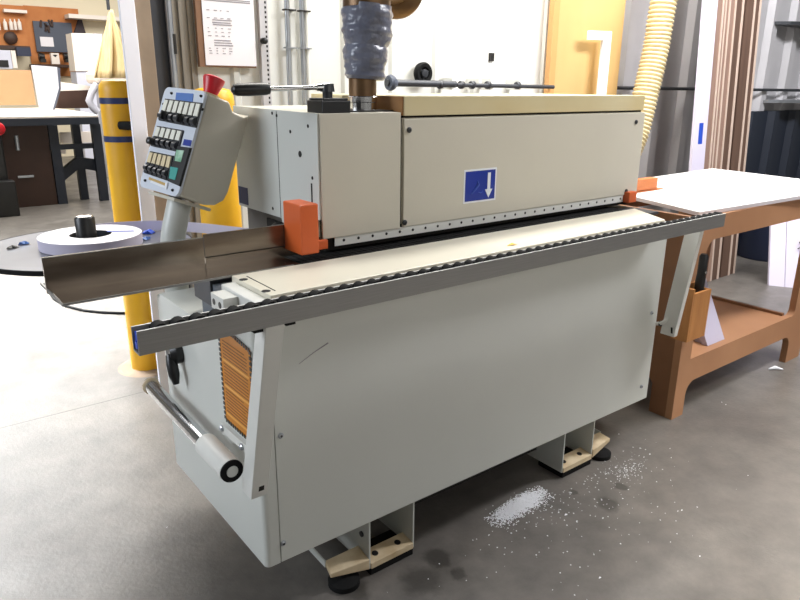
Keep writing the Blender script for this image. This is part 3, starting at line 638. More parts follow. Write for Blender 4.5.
# caster wheel
p = at_y(1.54, 425.5, 73.5)
t = thing('caster', (p.x, 1.58, p.z-0.05), 'small black caster wheel hanging on the white wall above the dark pipe', 'caster')
MB().lathe((p.x, 1.575, p.z), [(0.03, 0), (0.056, 0.004), (0.058, 0.022), (0.05, 0.032), (0.034, 0.03), (0.03, 0.02)], (0, -1, 0), 28).build('rim', M_RUB, t, smooth=True)
m = MB().lathe((p.x, 1.56, p.z), [(0.022, 0), (0.02, 0.02), (0.012, 0.022)], (0, -1, 0), 16); m.build('hub', M_KNOBG, t, smooth=True)
m = MB()
for k in range(3):
    a = k*2*PI/3+0.4; m.cyl((p.x, 1.555, p.z), (p.x+0.035*math.cos(a), 1.555, p.z+0.035*math.sin(a)), 0.006, n=8)
m.build('spokes', M_KNOBG, t)
p = at_y(1.59, 492, 57)
m = MB().box(p.x-0.017, p.x+0.017, 1.588, 1.60, p.z-0.022, p.z+0.022); m.mi = 1; m.box(p.x-0.005, p.x+0.005, 1.586, 1.588, p.z-0.007, p.z+0.009)
tag(m.build('wall_socket', [M_SEAM, M_BLACK], loc=(p.x, 1.6, p.z)), 'small black fitting in the middle of the white wall', 'wall fitting')
# wooden panel leaning
t = thing('wooden_panel', (3.1, 1.5, FZ), 'tall honey coloured wooden panel standing against the wall behind the machine', 'panel')
MB().box(2.775, 3.42, 1.52, 1.545, FZ, 2.5).build('board', M_PLY, t)
MB().box(2.722, 2.775, 1.512, 1.55, FZ, 2.5).build('edge_post', M_PLYE, t, bevel=0.002)
# white L moulding
m = MB().prism([(x, 1.43, z) for x, z in ((3.115, FZ), (3.195, FZ), (3.185, 1.636), (2.965, 1.630), (2.965, 1.578), (3.105, 1.582))], (0, 0.02, 0))
tag(m.build('moulding', M_WHITE, loc=(3.15, 1.44, FZ), bevel=0.002), 'white hook shaped moulding standing in front of the wooden panel', 'moulding')
# ribbed vacuum hose
p0, p1, p2, p3 = Vector((3.56, 1.3, 2.3)), at_y(1.3, 664, 0), at_y(1.3, 646, 92), at_y(1.3, 640, 165)
ctl = [(3.60, 1.3, 2.4), tuple(p1), tuple(at_y(1.3, 656, 48)), tuple(p2), tuple(at_y(1.3, 637, 130)), tuple(at_y(1.3, 625, 165)), (3.29, 1.3, 0.5), (3.27, 1.3, FZ+0.01)]
def cr3(p, t):
    k = min(int(t), len(p)-2); f = t-k; P = [Vector(p[max(0, min(len(p)-1, k+i))]) for i in (-1, 0, 1, 2)]
    return 0.5*((2*P[1])+(-P[0]+P[2])*f+(2*P[0]-5*P[1]+4*P[2]-P[3])*f*f+(-P[0]+3*P[1]-3*P[2]+P[3])*f**3)
SS = []; last = None
for i in range(0, (len(ctl)-1)*400+1):
    q = cr3(ctl, i/400)
    if last is None or (q-last).length > 0.0039: SS.append(q); last = q
m = MB(); rad = 0.150; o_ = len(SS)
rr = [0.078+0.006*math.sin(i*2*PI/6) for i in range(len(SS))]
m.tube(SS, rr, 24)
npr = 24
m.m = [1 if math.sin(((k//npr)+0.5)*2*PI/6) < -0.55 else 0 for k in range(len(m.f))]
tag(m.build('vacuum_hose', [M_HOSE, M_HOSED], loc=(3.4, 1.3, 1.3), smooth=True), 'cream ribbed vacuum hose hanging against the wall behind the right end of the hood', 'hose')
# dust duct on top of the hood
DX, DY = 0.563, 0.365
t = thing('dust_duct', (DX, DY, 1.2335), 'vertical dust duct wrapped in grey tape rising from the machine hood', 'duct')
MB().lathe((DX, DY, 1.2337), [(0.041, 0), (0.041, 0.020), (0.043, 0.022), (0.043, 0.036), (0.041, 0.038)], n=32).build('steel_clamp', M_CHROME, t, smooth=True)
MB().lathe((DX, DY, 1.2717), [(0.0405, 0), (0.0405, 0.06)], n=32).build('lower_collar', M_DUCTB, t, smooth=True)
m = MB(); rn = random.Random(3); path = []; rads = []
N = 46
for i in range(N+1):
    f = i/N; z = 1.318+f*0.20
    path.append((DX+0.007+0.014*f, DY, z)); rads.append((0.052 if f < .04 else 0.056+0.015*min(1, f*1.4))+0.0012*math.sin(i*1.1)+0.0022*math.sin(i*0.47+1)+rn.uniform(-.0006, .0006))
m.tube(path, rads, 40)
rn2 = random.Random(9)
for i, v in enumerate(m.v):
    ax = Vector((DX+0.014, DY, v.z)); d = (v-ax); a = math.atan2(d.y, d.x)
    m.v[i] = ax+d*(1+0.03*math.sin(3*a+v.z*55)+0.022*math.sin(5*a-v.z*120)+0.014*math.sin(9*a+v.z*210))
m.build('taped_sleeve', M_TAPE, t, smooth=True)
MB().cyl((DX+0.016, DY, 1.512), (DX+0.024, DY, 2.0), 0.068, n=32).build('upper_pipe', M_DUCTB, t, smooth=True)
qc = at_y(0.60, 396, -11); ca_ = Vector((-0.62, -0.78, 0.05))
m = MB().lathe(qc, [(0.02, -0.06), (0.088, -0.03), (0.092, -0.02), (0.092, 0.0), (0.08, 0.012), (0.04, 0.02)], ca_, 40)
m.cyl((DX+0.02, DY+0.03, 1.60), qc, 0.05, n=20)
m.build('elbow_cap', M_DUCTB, t, smooth=True)

# ================================================================== WORKBENCH AT THE RIGHT
bn = thing('workbench', (2.5, 0.38, FZ), 'low brown workbench with an open cut-out front at the right end of the machine', 'workbench')
y0, y1 = 0.020, 0.0515; X0, X1 = 1.933, 3.16; TZ = 0.8131
LI, RI = 2.020, 3.005; ZA, ZL, ZS = 0.712, 0.083, 0.1935
m = MB()
def fil(cx, cz_, r, sx, sz, n=6):       # concave corner fillet in the front frame
    pts = [(cx, y0, cz_)]+[(cx+sx*r*(1-math.sin(PI/2*i/n)), y0, cz_+sz*r*(1-math.cos(PI/2*i/n))) for i in range(n+1)]
    m.prism(pts, (0, y1-y0, 0))
m.box(X0, LI, y0, y1, FZ, TZ); m.box(RI, X1, y0, y1, FZ, TZ); m.box(LI, RI, y0, y1, ZA, TZ); m.box(LI, RI, y0, y1, ZL, ZS)
for a in ((LI, ZA, 0.06, 1, -1), (RI, ZA, 0.05, -1, -1), (LI, ZL, 0.06, 1, -1), (RI, ZL, 0.06, -1, -1), (RI, ZS, 0.03, -1, 1)): fil(*a)
m.build('front_frame', M_MDF, bn)
def end_frame(x, solid):
    m = MB(); yb = 0.80
    if solid:
        m.prism([(x, y, z) for y, z in ((y1+.0005, FZ), (0.13, FZ), (0.13, 0.065), (0.15, 0.09), (0.66, 0.09), (0.68, 0.065), (0.68, FZ), (yb, FZ), (yb, TZ), (y1+.0005, TZ))], (0.023, 0, 0))
    else:
        m.box(x-0.03, x, y1+.0005, 0.10, FZ, TZ); m.box(x-0.03, x, 0.70, yb, FZ, TZ); m.box(x-0.03, x, 0.10, 0.70, 0.70, TZ)
    return m.build('end_panel', M_MDFD, bn)
end_frame(X0, True); end_frame(X1, False)
MB().box(X0+0.023, 2.96, y1+.0005, 0.78, 0.172, 0.1925).build('shelf', M_MDF, bn)
MB().box(2.94, 2.96, y1+.0005, 0.78, 0.1925, 0.206).build('shelf_edge', M_MDFD, bn)
MB().box(X0+0.023, X1-0.03, 0.775, 0.80, 0.68, TZ).build('back_rail', M_MDFD, bn)
MB().box(2.47, 2.54, 0.27, 0.30, 0.1925, TZ).build('brace', M_MDFD, bn)
# holder screwed to the left leg
hy0, hy1 = -0.050, 0.019
hA, hB, hC, hD = at_y(hy0, 693, 290), at_y(hy0, 711, 294), at_y(hy0, 688, 339), at_y(hy0, 704, 339)
hx0, hx1 = (hA.x+hC.x)/2, (hB.x+hD.x)/2; hz1, hz0 = (hA.z+hB.z)/2, (hC.z+hD.z)/2
m = MB().box(hx0, hx0+0.012, hy0, hy1, hz0, hz1+0.02); m.box(hx1-0.012, hx1, hy0, hy1, hz0, hz1)
m.box(hx0+0.012, hx1-0.012, hy0, hy0+0.012, hz0, hz1); m.box(hx0+0.012, hx1-0.012, hy1-0.01, hy1, hz0, hz1+0.02); m.box(hx0+0.012, hx1-0.012, hy0+0.012, hy1-0.01, hz0, hz0+0.012)
m.build('tool_holder', M_PINED, bn, bevel=0.001)
tx, ty, tz = hx1-0.034, (hy0+hy1)/2, hz0+0.0125; th = at_y(ty, 704, 254).z
t = thing('hand_tool', (tx, ty, tz), 'black handled tool standing in the wooden holder on the bench leg', 'tool')
MB().tube([(tx, ty, tz), (tx, ty, hz1+0.03), (tx+0.002, ty, hz1+0.06), (tx+0.002, ty, th-0.01), (tx+0.002, ty, th)], [0.018, 0.019, 0.0175, 0.0175, 0.012], 16).build('grip', M_BLACK, t, smooth=True)
m = MB().lathe((tx, ty-0.0175, hz1+0.07), [(0.005, 0), (0.005, 0.003)], (0, -1, 0), 10); m.build('rivet', M_STEEL, t)
# sheet on top
cs = [(1.970, 0.045), (2.109, 0.452), (2.204, 0.768), (3.511, 0.831), (3.429, 0.283), (3.374, -0.022), (2.773, 0.004)]
m = MB(); m.prism([(x, y, TZ+0.0005) for x, y in cs], (0, 0, 0.017))
sh = m.build('melamine_sheet', [M_MELA, M_MELAE], loc=(2.65, 0.38, TZ), bevel=0.001)
for p_ in sh.data.polygons:
    if abs(p_.normal.z) < 0.5: p_.material_index = 1
tag(sh, 'large bright white sheet lying on top of the brown workbench', 'sheet')
t = thing('wood_offcut', (2.25, 0.52, TZ+0.0178), 'orange brown wood offcut on the white sheet by the end of the hood', 'offcut')
za = TZ+0.0178
MB().box(2.17, 2.385, 0.50, 0.545, za+0.0042, za+0.058).build('block', M_PINE, t, bevel=0.004)
MB().box(2.18, 2.43, 0.495, 0.60, za, za+0.004).build('slip', M_PINE, t)
# boards leaning on the shelf
for i, lab in enumerate(('white board offcut leaning on the bench shelf, at the front of the three', 'middle one of three white board offcuts leaning on the bench shelf', 'white board offcut leaning on the bench shelf, at the back of the three')):
    x = 2.225; yb = y1+0.004+0.040*i
    m = MB().prism([(x+0.012*i, yb, 0.1935), (x+0.012*i, yb+0.030, 0.1935), (x+0.012*i, yb+0.170, 0.475), (x+0.012*i, yb+0.140, 0.475)], (0.15, 0, 0))
    tag(m.build('board_offcut', M_LAV2, loc=(x+0.08, yb+0.08, 0.1935), bevel=0.0015), lab, 'board', 'white offcuts on the bench shelf')

# ================================================================== LUMBER AGAINST THE WALL
SL = 0.06; YL = 1.08
def lean_pt(px, py):          # point on the leaning plane y = 0.92 + SL*z
    n = Vector((0, 1, -SL)); d = ray(px, py); t = (YL-CAM.y+SL*CAM.z)/(d.dot(n)); return CAM+d*t
def lean_board(name, x0, x1, faces, edge, label, group, th=0.02, back=0.0, top=3.0):
    m = MB(); y0 = YL+back
    def P(x, z, o): return (x, y0+SL*z+o, z)
    m.prism([P(x0, FZ, 0), P(x1-edge, FZ, 0), P(x1-edge, top, 0), P(x0, top, 0)], (0, th, 0))
    if edge:
        m.mi = 1; m.prism([P(x1-edge+0.0003, FZ, -0.004), P(x1, FZ, -0.004), P(x1, top, -0.004), P(x1-edge+0.0003, top, -0.004)], (0, th, 0))
    return tag(m.build(name, faces, loc=((x0+x1)/2, y0, FZ)), label, 'board', group)
G = 'boards leaning against the corrugated wall'
def xa(pa, pb): return (lean_pt(pa, 0).x+lean_pt(pb, 172).x)/2
def xr(t_, b_): return lean_pt(t_, 5).x*0.5+lean_pt(b_, 170).x*0.5
edges = [(701, 689), (713.5, 702), (723, 711), (726.5, 713.5), (731.5, 717), (737.5, 723), (745, 731), (755, 744.5), (761, 750)]
xs = [xr(*e) for e in edges]
wb = thing('primed_board', ((xs[0]+xs[1])/2, YL, FZ), 'tall white board with blue tape, leftmost of the leaning boards', 'board', G)
m = MB(); y_ = YL-0.02
m.prism([(xs[0], y_+SL*FZ, FZ), (xs[1], y_+SL*FZ, FZ), (xs[1], y_+SL*3, 3), (xs[0], y_+SL*3, 3)], (0, 0.019, 0))
m.build('board_face', M_LAV, wb)
def wp(px, py):
    n = Vector((0, 1, -SL)); d = ray(px, py); t = (y_-0.001-CAM.y+SL*CAM.z)/(d.dot(n)); return CAM+d*t
m = MB(); tp, bp_ = wp(701, 123), wp(700, 144)
tx0, tx1 = wp(698.6, 135).x, wp(702.6, 135).x
m.prism([(tx0, y_-0.001+SL*tp.z, tp.z), (tx1, y_-0.001+SL*tp.z, tp.z), (tx1, y_-0.001+SL*bp_.z, bp_.z), (tx0, y_-0.001+SL*bp_.z, bp_.z)], (0, -0.0008, 0)); m.build('blue_tape', M_BTAPE, wb)
labs = ['wide tan board leaning just right of the white board', 'thin brown board, second brown one right of the white board', 'thin brown board, third brown one right of the white board', 'brown board leaning left of the darker gap', 'brown board with a pale edge beside the dark gap', 'wide dark brown board leaning just right of the dark gap', 'narrow dark board with pale edge, rightmost of the leaning boards']
bd = [(1, 2, 0.022, M_LBR), (2, 3, 0.016, M_LBR), (3, 4, 0.020, M_LBR), (4, 5, 0.020, M_LBR), (5, 6, 0.026, M_LBR2), (6, 7, 0.024, M_LBR2), (7, 8, 0.024, M_LBR2)]
for i, (a, b3, ed, mm) in enumerate(bd):
    lean_board('lumber_board', xs[a]+(0.04 if i == 5 else 0.002), xs[b3], [mm, M_LED], ed, labs[i], G, back=0.003*i+0.002)
# white panel leaning at the far right, seen through the bench
t = thing('door_panel', (4.4, 0.62, FZ), 'white panelled door leaning behind the bench at the right edge of the picture', 'door panel')
A, Bq = Vector((4.44, 0.77, FZ)), Vector((4.66, 0.37, FZ))
dirv = (Bq-A).normalized(); lean = Vector((0.11, 0.14, 0.66))
m = MB(); m.prism([A, A+dirv*0.10, A+dirv*0.10+lean, A+lean], (0.02, 0.02, 0)); m.build('panel_face', M_LAV, t)
m = MB(); m.prism([A+dirv*0.104, A+dirv*0.50, A+dirv*0.50+lean, A+dirv*0.104+lean], (0.02, 0.02, 0)); m.build('panel_face', M_LAV, t)
h0 = A+dirv*0.17+lean*0.42+Vector((-0.012, -0.012, 0))
MB().tube([h0, h0+lean*0.03+dirv*0.03, h0+lean*0.07+dirv*0.01, h0+lean*0.10+dirv*0.03], 0.004, 8).build('wire_handle', M_SEAM, t, smooth=True)
# dark things low by the wall
m = MB(); xw = 5.32
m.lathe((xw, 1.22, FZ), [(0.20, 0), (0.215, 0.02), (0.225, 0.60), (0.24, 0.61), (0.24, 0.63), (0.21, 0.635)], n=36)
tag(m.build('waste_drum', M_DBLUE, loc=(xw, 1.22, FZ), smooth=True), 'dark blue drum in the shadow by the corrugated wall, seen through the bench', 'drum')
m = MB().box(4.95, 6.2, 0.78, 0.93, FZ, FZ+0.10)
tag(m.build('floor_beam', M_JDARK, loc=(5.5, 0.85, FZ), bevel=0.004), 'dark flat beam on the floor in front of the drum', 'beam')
for (pxa, pya, pxb, lab) in ((783, 24, 830, 'upper dark wall shelf at the right edge of the picture'), (771, 103, 830, 'lower grey wall shelf at the right edge of the picture')):
    a = at_y(1.5, pxa, pya); m = MB()
    pts = [(a.x+0.9+0.9*math.cos(PI+PI*k/14), 1.60-0.28*math.sin(PI*k/14), a.z) for k in range(15)]
    m.prism(pts, (0, 0, 0.025)); tag(m.build('wall_shelf', M_GALV if pya > 50 else M_PIPE, loc=(a.x+0.5, 1.6, a.z)), lab, 'shelf', 'shelves on the corrugated wall')

# ================================================================== SHAVINGS ON THE FLOOR
m = MB(); rn = random.Random(11)
for i in range(5200):
    u = rn.gauss(0, 0.40); v = rn.gauss(0, 0.36)
    if abs(u) > 1: continue
    x = 0.935+u*0.155; y = -0.022+v*0.05+u*0.012; h = 0.014*max(0, 1-u*u-v*v)*rn.random(); s = rn.uniform(0.0015, 0.004); a = rn.uniform(0, PI)
    dx, dy = s*math.cos(a), s*math.sin(a); tz = rn.uniform(0, s)
    m.add([(x-dx, y-dy, FZ+0.0006+h), (x+dy*.6, y-dx*.6, FZ+0.0006+h+tz), (x+dx, y+dy, FZ+0.0006+h), (x-dy*.6, y+dx*.6, FZ+0.001+h)], [(0, 1, 2, 3)])
for i in range(420):
    r = abs(rn.gauss(0, 0.25)); a = rn.uniform(-PI, 0.1); x = 1.02+r*math.cos(a)*1.6; y = -0.05+r*math.sin(a)*0.9; s = rn.uniform(0.001, 0.003)
    if rn.random() < 0.35: x, y = 1.42+rn.gauss(0, 0.06), -0.10+rn.gauss(0, 0.035)
    m.add([(x-s, y, FZ+0.0008), (x, y-s, FZ+0.001), (x+s, y+s*.4, FZ+0.0008), (x, y+s, FZ+0.0012)], [(0, 1, 2, 3)])
tag(m.build('shavings', M_SHAV, loc=(0.93, -0.02, FZ)), 'spill of fine white plastic shavings on the floor below the front panel', 'shavings', kind='stuff')
chips = [(566, 514.5, .007), (603, 518, .004), (557, 413+22, .004), (600, 577.5, .005), (619, 434, .004), (644, 457, .004), (650, 454, .005), (512, 552, .003), (577, 521, .004), (682, 510, .004), (722, 402, .004), (726, 404.5, .004), (640, 448, .003), (700, 556, .003), (489, 535, .004), (678, 511, .003), (167, 527, .003)]
ch0 = None
for i, (px, py, s) in enumerate(chips):
    p = at_z(FZ+0.002, px, py); m = MB(); rn = random.Random(i)
    m.add([(p.x-s, p.y, FZ+0.0005), (p.x-s*.2, p.y-s*.7, FZ+0.003), (p.x+s*1.1, p.y-s*.2, FZ+0.0008), (p.x+s*.5, p.y+s*.6, FZ+0.0025), (p.x-s*.4, p.y+s*.5, FZ+0.0006)], [(0, 1, 2, 3, 4)])
    o = m.build('plastic_chip', M_SHAV, loc=(p.x, p.y, FZ)); tag(o, 'tiny white plastic chip lying loose on the concrete floor', 'chip', 'white chips scattered on the floor')
m = MB(); a = at_y(-0.0035, 299, 364); b9 = at_y(-0.0035, 328, 343)
m.tube([a, a.lerp(b9, 0.5)+Vector((0, 0, 0.002)), b9], [0.0006, 0.001, 0.002], 6); m.build('scratch', M_INK, cab)
p = at_z(0.861, 512, 245)
m = MB().add([(p.x-.02, p.y, .8606), (p.x-.004, p.y-.008, .864), (p.x+.02, p.y-.003, .8608), (p.x+.008, p.y+.008, .865), (p.x-.01, p.y+.008, .8608)], [(0, 1, 2, 3, 4)])
tag(m.build('yellow_scrap', M_YSCR, loc=(p.x, p.y, .8605)), 'small yellow tape scrap lying on the cream machine table', 'scrap')
p = at_z(FZ+0.004, 776, 369)
m = MB(); m.tube([at_z(FZ+0.006, 769, 369), at_z(FZ+0.012, 775, 367.5), at_z(FZ+0.006, 783, 369.5)], [0.004, 0.010, 0.003], 8)
tag(m.build('paper_scrap', M_WHITE, loc=(p.x, p.y, FZ), smooth=True), 'curled white scrap on the floor in front of the right bench leg', 'scrap')

# ================================================================== FAR ROOM THROUGH THE OPENING
def slab(px0, px1, py0, py1, y, th):      # box standing at depth y whose front covers a pixel rectangle
    a, b4 = at_y(y, px0, py0), at_y(y, px1, py1); a2, b5 = at_y(y, px1, py0), at_y(y, px0, py1)
    x0, x1 = (a.x+b5.x)/2, (b4.x+a2.x)/2; z1, z0 = (a.z+a2.z)/2, (b4.z+b5.z)/2
    return x0, x1, y, y+th, max(FZ, z0), z1
def slab_obj(name, m_, rect, y, th, label, cat, group=None, bevel=0.0):
    s = slab(*rect, y, th); return tag(MB().box(*s).build(name, m_, loc=((s[0]+s[1])/2, y, s[4]), bevel=bevel), label, cat, group)
# steel framed bench with pale top
YB = 7.35
fb = thing('assembly_table', (1.0, YB+1, FZ), 'long pale topped table on dark steel legs in the far room', 'table')
zt = 0.935
top = [(-1.2, YB), (1.60, YB), (1.72, YB+1.2), (1.72, YB+3.2), (-1.2, YB+3.2)]
MB().prism([(x, y, zt-0.01) for x, y in top], (0, 0, 0.02)).build('table_top', M_WCAB, fb)
MB().prism([(x, y-0.005 if y == YB else y, zt-0.09) for x, y in top], (0, 0, 0.079)).build('table_rim', M_BENCHB, fb)
for (px, yy, wid) in ((56, YB+0.1, 0.05), (79, YB+0.3, 0.045), (99, YB+0.08, 0.05)):
    x = at_y(yy, px, 150).x; MB().box(x-wid, x+wid, yy, yy+0.08, FZ, zt-0.09).build('leg', M_BENCHB, fb)
x = at_y(YB+0.1, 50, 150).x; x2 = at_y(YB+0.1, 99, 150).x
MB().box(x, x2, YB+0.12, YB+0.17, 0.56, 0.62).build('cross_rail', M_BENCHB, fb)
m = MB().prism([at_y(YB+0.25, *q) for q in ((30, 192), (52, 178), (78, 157), (101, 160), (101, 172), (80, 168), (58, 186))], (0, 0.1, 0)); m.build('brace', M_BENCHB, fb)
s = slab(4, 51, 124, 186, YB+0.12, 0.7); cbn = MB().box(s[0], s[1], s[2], s[3], FZ, zt-0.092).build('cupboard', M_BROWNC, fb)
m = MB(); a = at_y(YB+0.11, 17, 143); m.cyl((a.x, YB+0.11, a.z-0.08), (a.x, YB+0.11, a.z+0.08), 0.02, n=10); m.build('cupboard_handle', M_GALV, cbn)
a, b6 = at_y(YB+0.11, 18, 177), at_y(YB+0.11, 34, 178); MB().box(a.x, b6.x, YB+0.10, YB+0.12, a.z-0.012, a.z+0.012).build('cupboard_plate', M_GALV, cbn)
# black machine at the picture edge with a red part
t = thing('floor_machine', (0.3, 6.9, FZ), 'black floor machine with a red cap at the left edge of the picture', 'machine')
s = slab(-14, 5, 112, 200, 7.1, 0.2); MB().box(s[0], s[1], s[2], s[3], FZ, s[5]).build('body', M_BLACK, t, bevel=0.02)
s = slab(-14, 17, 182, 203, 6.9, 0.18); MB().box(s[0], s[1], s[2], s[3], FZ, s[5]).build('base', M_BLACK, t, bevel=0.01)
a = at_y(7.05, 2, 129); MB().lathe((a.x-0.03, 7.10, a.z), [(0.07, 0), (0.06, 0.05), (0.02, 0.07)], (0, -1, 0), 16).build('red_cap', M_RED, t, smooth=True)
# things standing on and behind that table
slab_obj('cardboard_box', M_CARD, (-12, 33.5, 70, 105), 10.4, 0.12, 'large brown cardboard box on the far table at the left edge of the picture', 'box')
YT = 9.4
p = [at_y(YT, *q) for q in ((31.5, 65), (57, 67), (59, 88), (52, 104.5), (39, 104))]
p[3].z = p[4].z = 0.9452
m = MB().prism(p, (0, 0.05, 0)); m.mi = 1; pe = [at_y(YT-0.003, *q) for q in ((57, 67), (60, 68), (61, 89), (54, 104.5), (52, 104.5), (59, 88))]; pe[3].z = pe[4].z = 0.9452; m.prism(pe, (0, 0.05, 0))
tag(m.build('angled_panel', [M_PALE, M_NAVYB], loc=tuple(p[4])), 'pale grey panel with a slanted corner standing on the far table', 'panel')
t = thing('open_carton', (2.0, 10.2, 0.945), 'dark open carton with white contents on the far table right of the pale panel', 'carton')
p = [at_y(10.0, *q) for q in ((56, 104.5), (60, 91), (90, 90), (88, 104))]; p[0].z = p[3].z = 0.9452; MB().prism(p, (0, 0.3, 0)).build('carton_body', M_BROWNC, t)
p = [at_y(10.02, *q) for q in ((60, 91), (61, 82), (90, 86), (91, 90.5))]; MB().prism(p, (0, 0.25, 0)).build('white_contents', M_WCAB, t)
slab_obj('floor_sheet', M_WCAB, (60, 96, 132, 143), YB+1.6, 0.04, 'white sheet stored under the far table between its legs', 'sheet')
slab_obj('floor_sheet', M_WCAB, (52, 66, 150, 154), YB+1.5, 0.04, 'lower narrow white sheet under the far table by the brown cupboard', 'sheet')
# far wall: pegboards, shelves, tools
FY = 13.4
slab_obj('pegboard', M_PEG, (-8, 26.4, 5, 46), FY-0.10, 0.05, 'orange brown pegboard at the far left of the back wall', 'pegboard')
slab_obj('pegboard', M_PEG, (28.6, 82, 7.5, 76), FY-0.045, 0.04, 'orange brown pegboard behind the slate blue board', 'pegboard')
t = thing('tool_board', (5.0, FY-0.12, 2.0), 'slate blue board with a small white notice on the far wall', 'board')
s = slab(35, 73, 22, 52, FY-0.12, 0.04); MB().box(*s).build('board_sheet', M_NAVYB, t)
s = slab(40.5, 53.5, 37, 46.5, FY-0.135, 0.012); MB().box(*s).build('white_notice', M_PAPER, t)
s = slab(40, 53, 26, 35, FY-0.132, 0.01)
m = MB()
rn = random.Random(2)
for i in range(6):
    x = s[0]+(s[1]-s[0])*rn.random(); z = s[4]+(s[5]-s[4])*rn.random(); m.cyl((x, FY-0.13, z), (x+rn.uniform(-.05, .05), FY-0.13, z+0.12), 0.02, n=6)
m.build('hung_tools', M_BROWNC, t)
for i, (pa_, pb_, mm, nm, lab) in enumerate(((40, 47.5, M_BLACK, 'power_drill', 'black cordless drill hanging left of the white gadget under the slate board'), (52, 60, M_WCAB, 'wall_gadget', 'white and black gadget between the drills under the slate board'), (65, 72.5, M_BLACK, 'power_drill', 'black cordless drill hanging right of the white gadget under the slate board'))):
    s = slab(pa_, pb_, 53, 64, FY-0.35, 0.25); m = MB(); xm = (s[0]+s[1])/2; w2 = (s[1]-s[0])/2
    if nm == 'power_drill':
        m.cyl((xm-w2, FY-0.25, s[5]-0.06), (xm+w2*0.6, FY-0.25, s[5]-0.06), 0.07, 0.05, 12); m.box(xm-w2*0.3, xm+w2*0.3, FY-0.3, FY-0.2, s[4]+0.04, s[5]-0.08); m.box(xm-w2*0.8, xm+w2*0.7, FY-0.32, FY-0.18, s[4]+0.03, s[4]+0.09)
        o = m.build(nm, [M_BLACK], loc=(xm, FY-0.25, s[4]))
    else:
        m.box(s[0], s[1], FY-0.3, FY-0.2, s[4], s[5]); m.mi = 1; m.prism([(xm-w2*.6, FY-0.305, s[5]-0.03), (xm+w2*.6, FY-0.305, s[5]-0.03), (xm, FY-0.305, s[4]+0.12)], (0, 0.004, 0)); o = m.build(nm, [M_WCAB, M_BLACK], loc=(xm, FY-0.25, s[4]))
    tag(o, lab, 'tool')
slab_obj('tool_shelf', M_BROWNC, (34, 74, 64.5, 67), FY-0.5, 0.44, 'brown tool shelf below the slate blue board', 'shelf')
slab_obj('ledge', M_BROWNC, (-8, 30, 45.5, 49), FY-0.45, 0.39, 'dark ledge under the left pegboard', 'shelf')
slab_obj('blue_crate', M_DBLUE, (17, 31, 47.5, 56), FY-0.6, 0.14, 'dark blue crate under the left pegboard ledge', 'crate')
for i, (pa_, w2) in enumerate(((-0.5, 1.6), (6, 2.0), (11.8, 2.0), (16, 1.6), (20.3, 2.0))):
    a = at_y(FY-0.2, pa_, 30); b7 = at_y(FY-0.2, pa_, 19); a2 = at_y(FY-0.2, pa_+w2, 30); r_ = (a2.x-a.x)
    m = MB().lathe((a.x, FY-0.2, a.z), [(r_*0.9, 0), (r_, 0.01), (r_, (b7.z-a.z)*0.7), (r_*0.4, (b7.z-a.z)*0.85), (r_*0.4, b7.z-a.z)], n=14)
    tag(m.build('glue_bottle', M_WCAB, loc=(a.x, FY-0.2, a.z), smooth=True), 'white bottle hung in the row on the left orange pegboard', 'bottle', 'white bottles on the pegboard')
slab_obj('shelf_strip', M_WCAB, (4, 27, 9.5, 12.5), FY-0.25, 0.145, 'narrow white shelf near the top of the left pegboard', 'shelf')
s = slab(7.5, 13.5, 34, 42, FY-0.12, 0.05)
m = MB().lathe(((s[0]+s[1])/2, FY-0.102, (s[4]+s[5])/2), [(0.11, 0), (0.11, 0.06), (0.06, 0.09)], (0, -1, 0), 16); tag(m.build('tape_reel', M_BROWNC, loc=((s[0]+s[1])/2, FY-0.11, s[4]), smooth=True), 'small dark round reel on the left pegboard', 'reel')
t = thing('white_monitor', (3.2, FY-0.7, 1.2), 'white framed unit with dark screen at the left edge behind the cardboard box', 'monitor')
s = slab(-8, 11.5, 50, 68.5, FY-0.75, 0.12); MB().box(*s).build('frame', M_PALE, t); s = slab(-8, 8.5, 60, 67, FY-0.765, 0.015); MB().box(*s).build('screen', M_BLACK, t)
slab_obj('white_post', M_WCAB, (12, 16.5, 50.5, 68), FY-0.7, 0.1, 'slim white upright beside the white framed unit', 'upright')
# white cabinet, jacket, cloth
t = thing('white_cabinet', (5.6, 11.8, FZ), 'tall white cabinet between the slate board and the hanging cloth', 'cabinet')
m = MB(); YC_ = 11.6
p = [at_y(YC_, *q) for q in ((71.3, 33), (93, 33.5), (95, 71), (75.5, 71))]; m.prism(p, (0, 0.4, 0)); m.build('upper_body', M_WCAB, t)
p = [at_y(YC_-0.005, *q) for q in ((93.2, 33.5), (102, 34), (100, 70), (95.2, 71))]; MB().prism(p, (0, 0.4, 0)).build('side_panel', M_PALE, t)
p = [at_y(YC_+0.02, *q) for q in ((76, 71.5), (100, 71), (100, 92), (77, 92))]; p[2].z = p[3].z = FZ; MB().prism(p, (0, 0.4, 0)).build('lower_body', M_PALE, t)
slab_obj('wall_ledge', M_WCAB, (69, 126, 15.5, 19.5), FY-0.4, 0.34, 'pale ledge along the far wall behind the hanging cloth', 'shelf')
t_ = [at_y(FY-0.135, *q) for q in ((79, 17.5), (82, 19), (86, 32.5), (85.5, 40), (75, 40), (74.5, 32))]
tag(MB().prism(t_, (0, 0.08, 0)).build('jacket', M_JACKET, loc=tuple(t_[4]), bevel=0.02), 'dark jacket hanging on the far wall above the white cabinet', 'jacket')
YD = 9.0; m = MB(); rows = []
prof = [(10, 110.5, 111.5), (14, 108.5, 113.5), (22, 107, 116), (34, 104, 121), (46, 101, 125.5), (58, 98.5, 129), (70, 96, 131), (78, 95, 131)]
nn = 28; vs = []
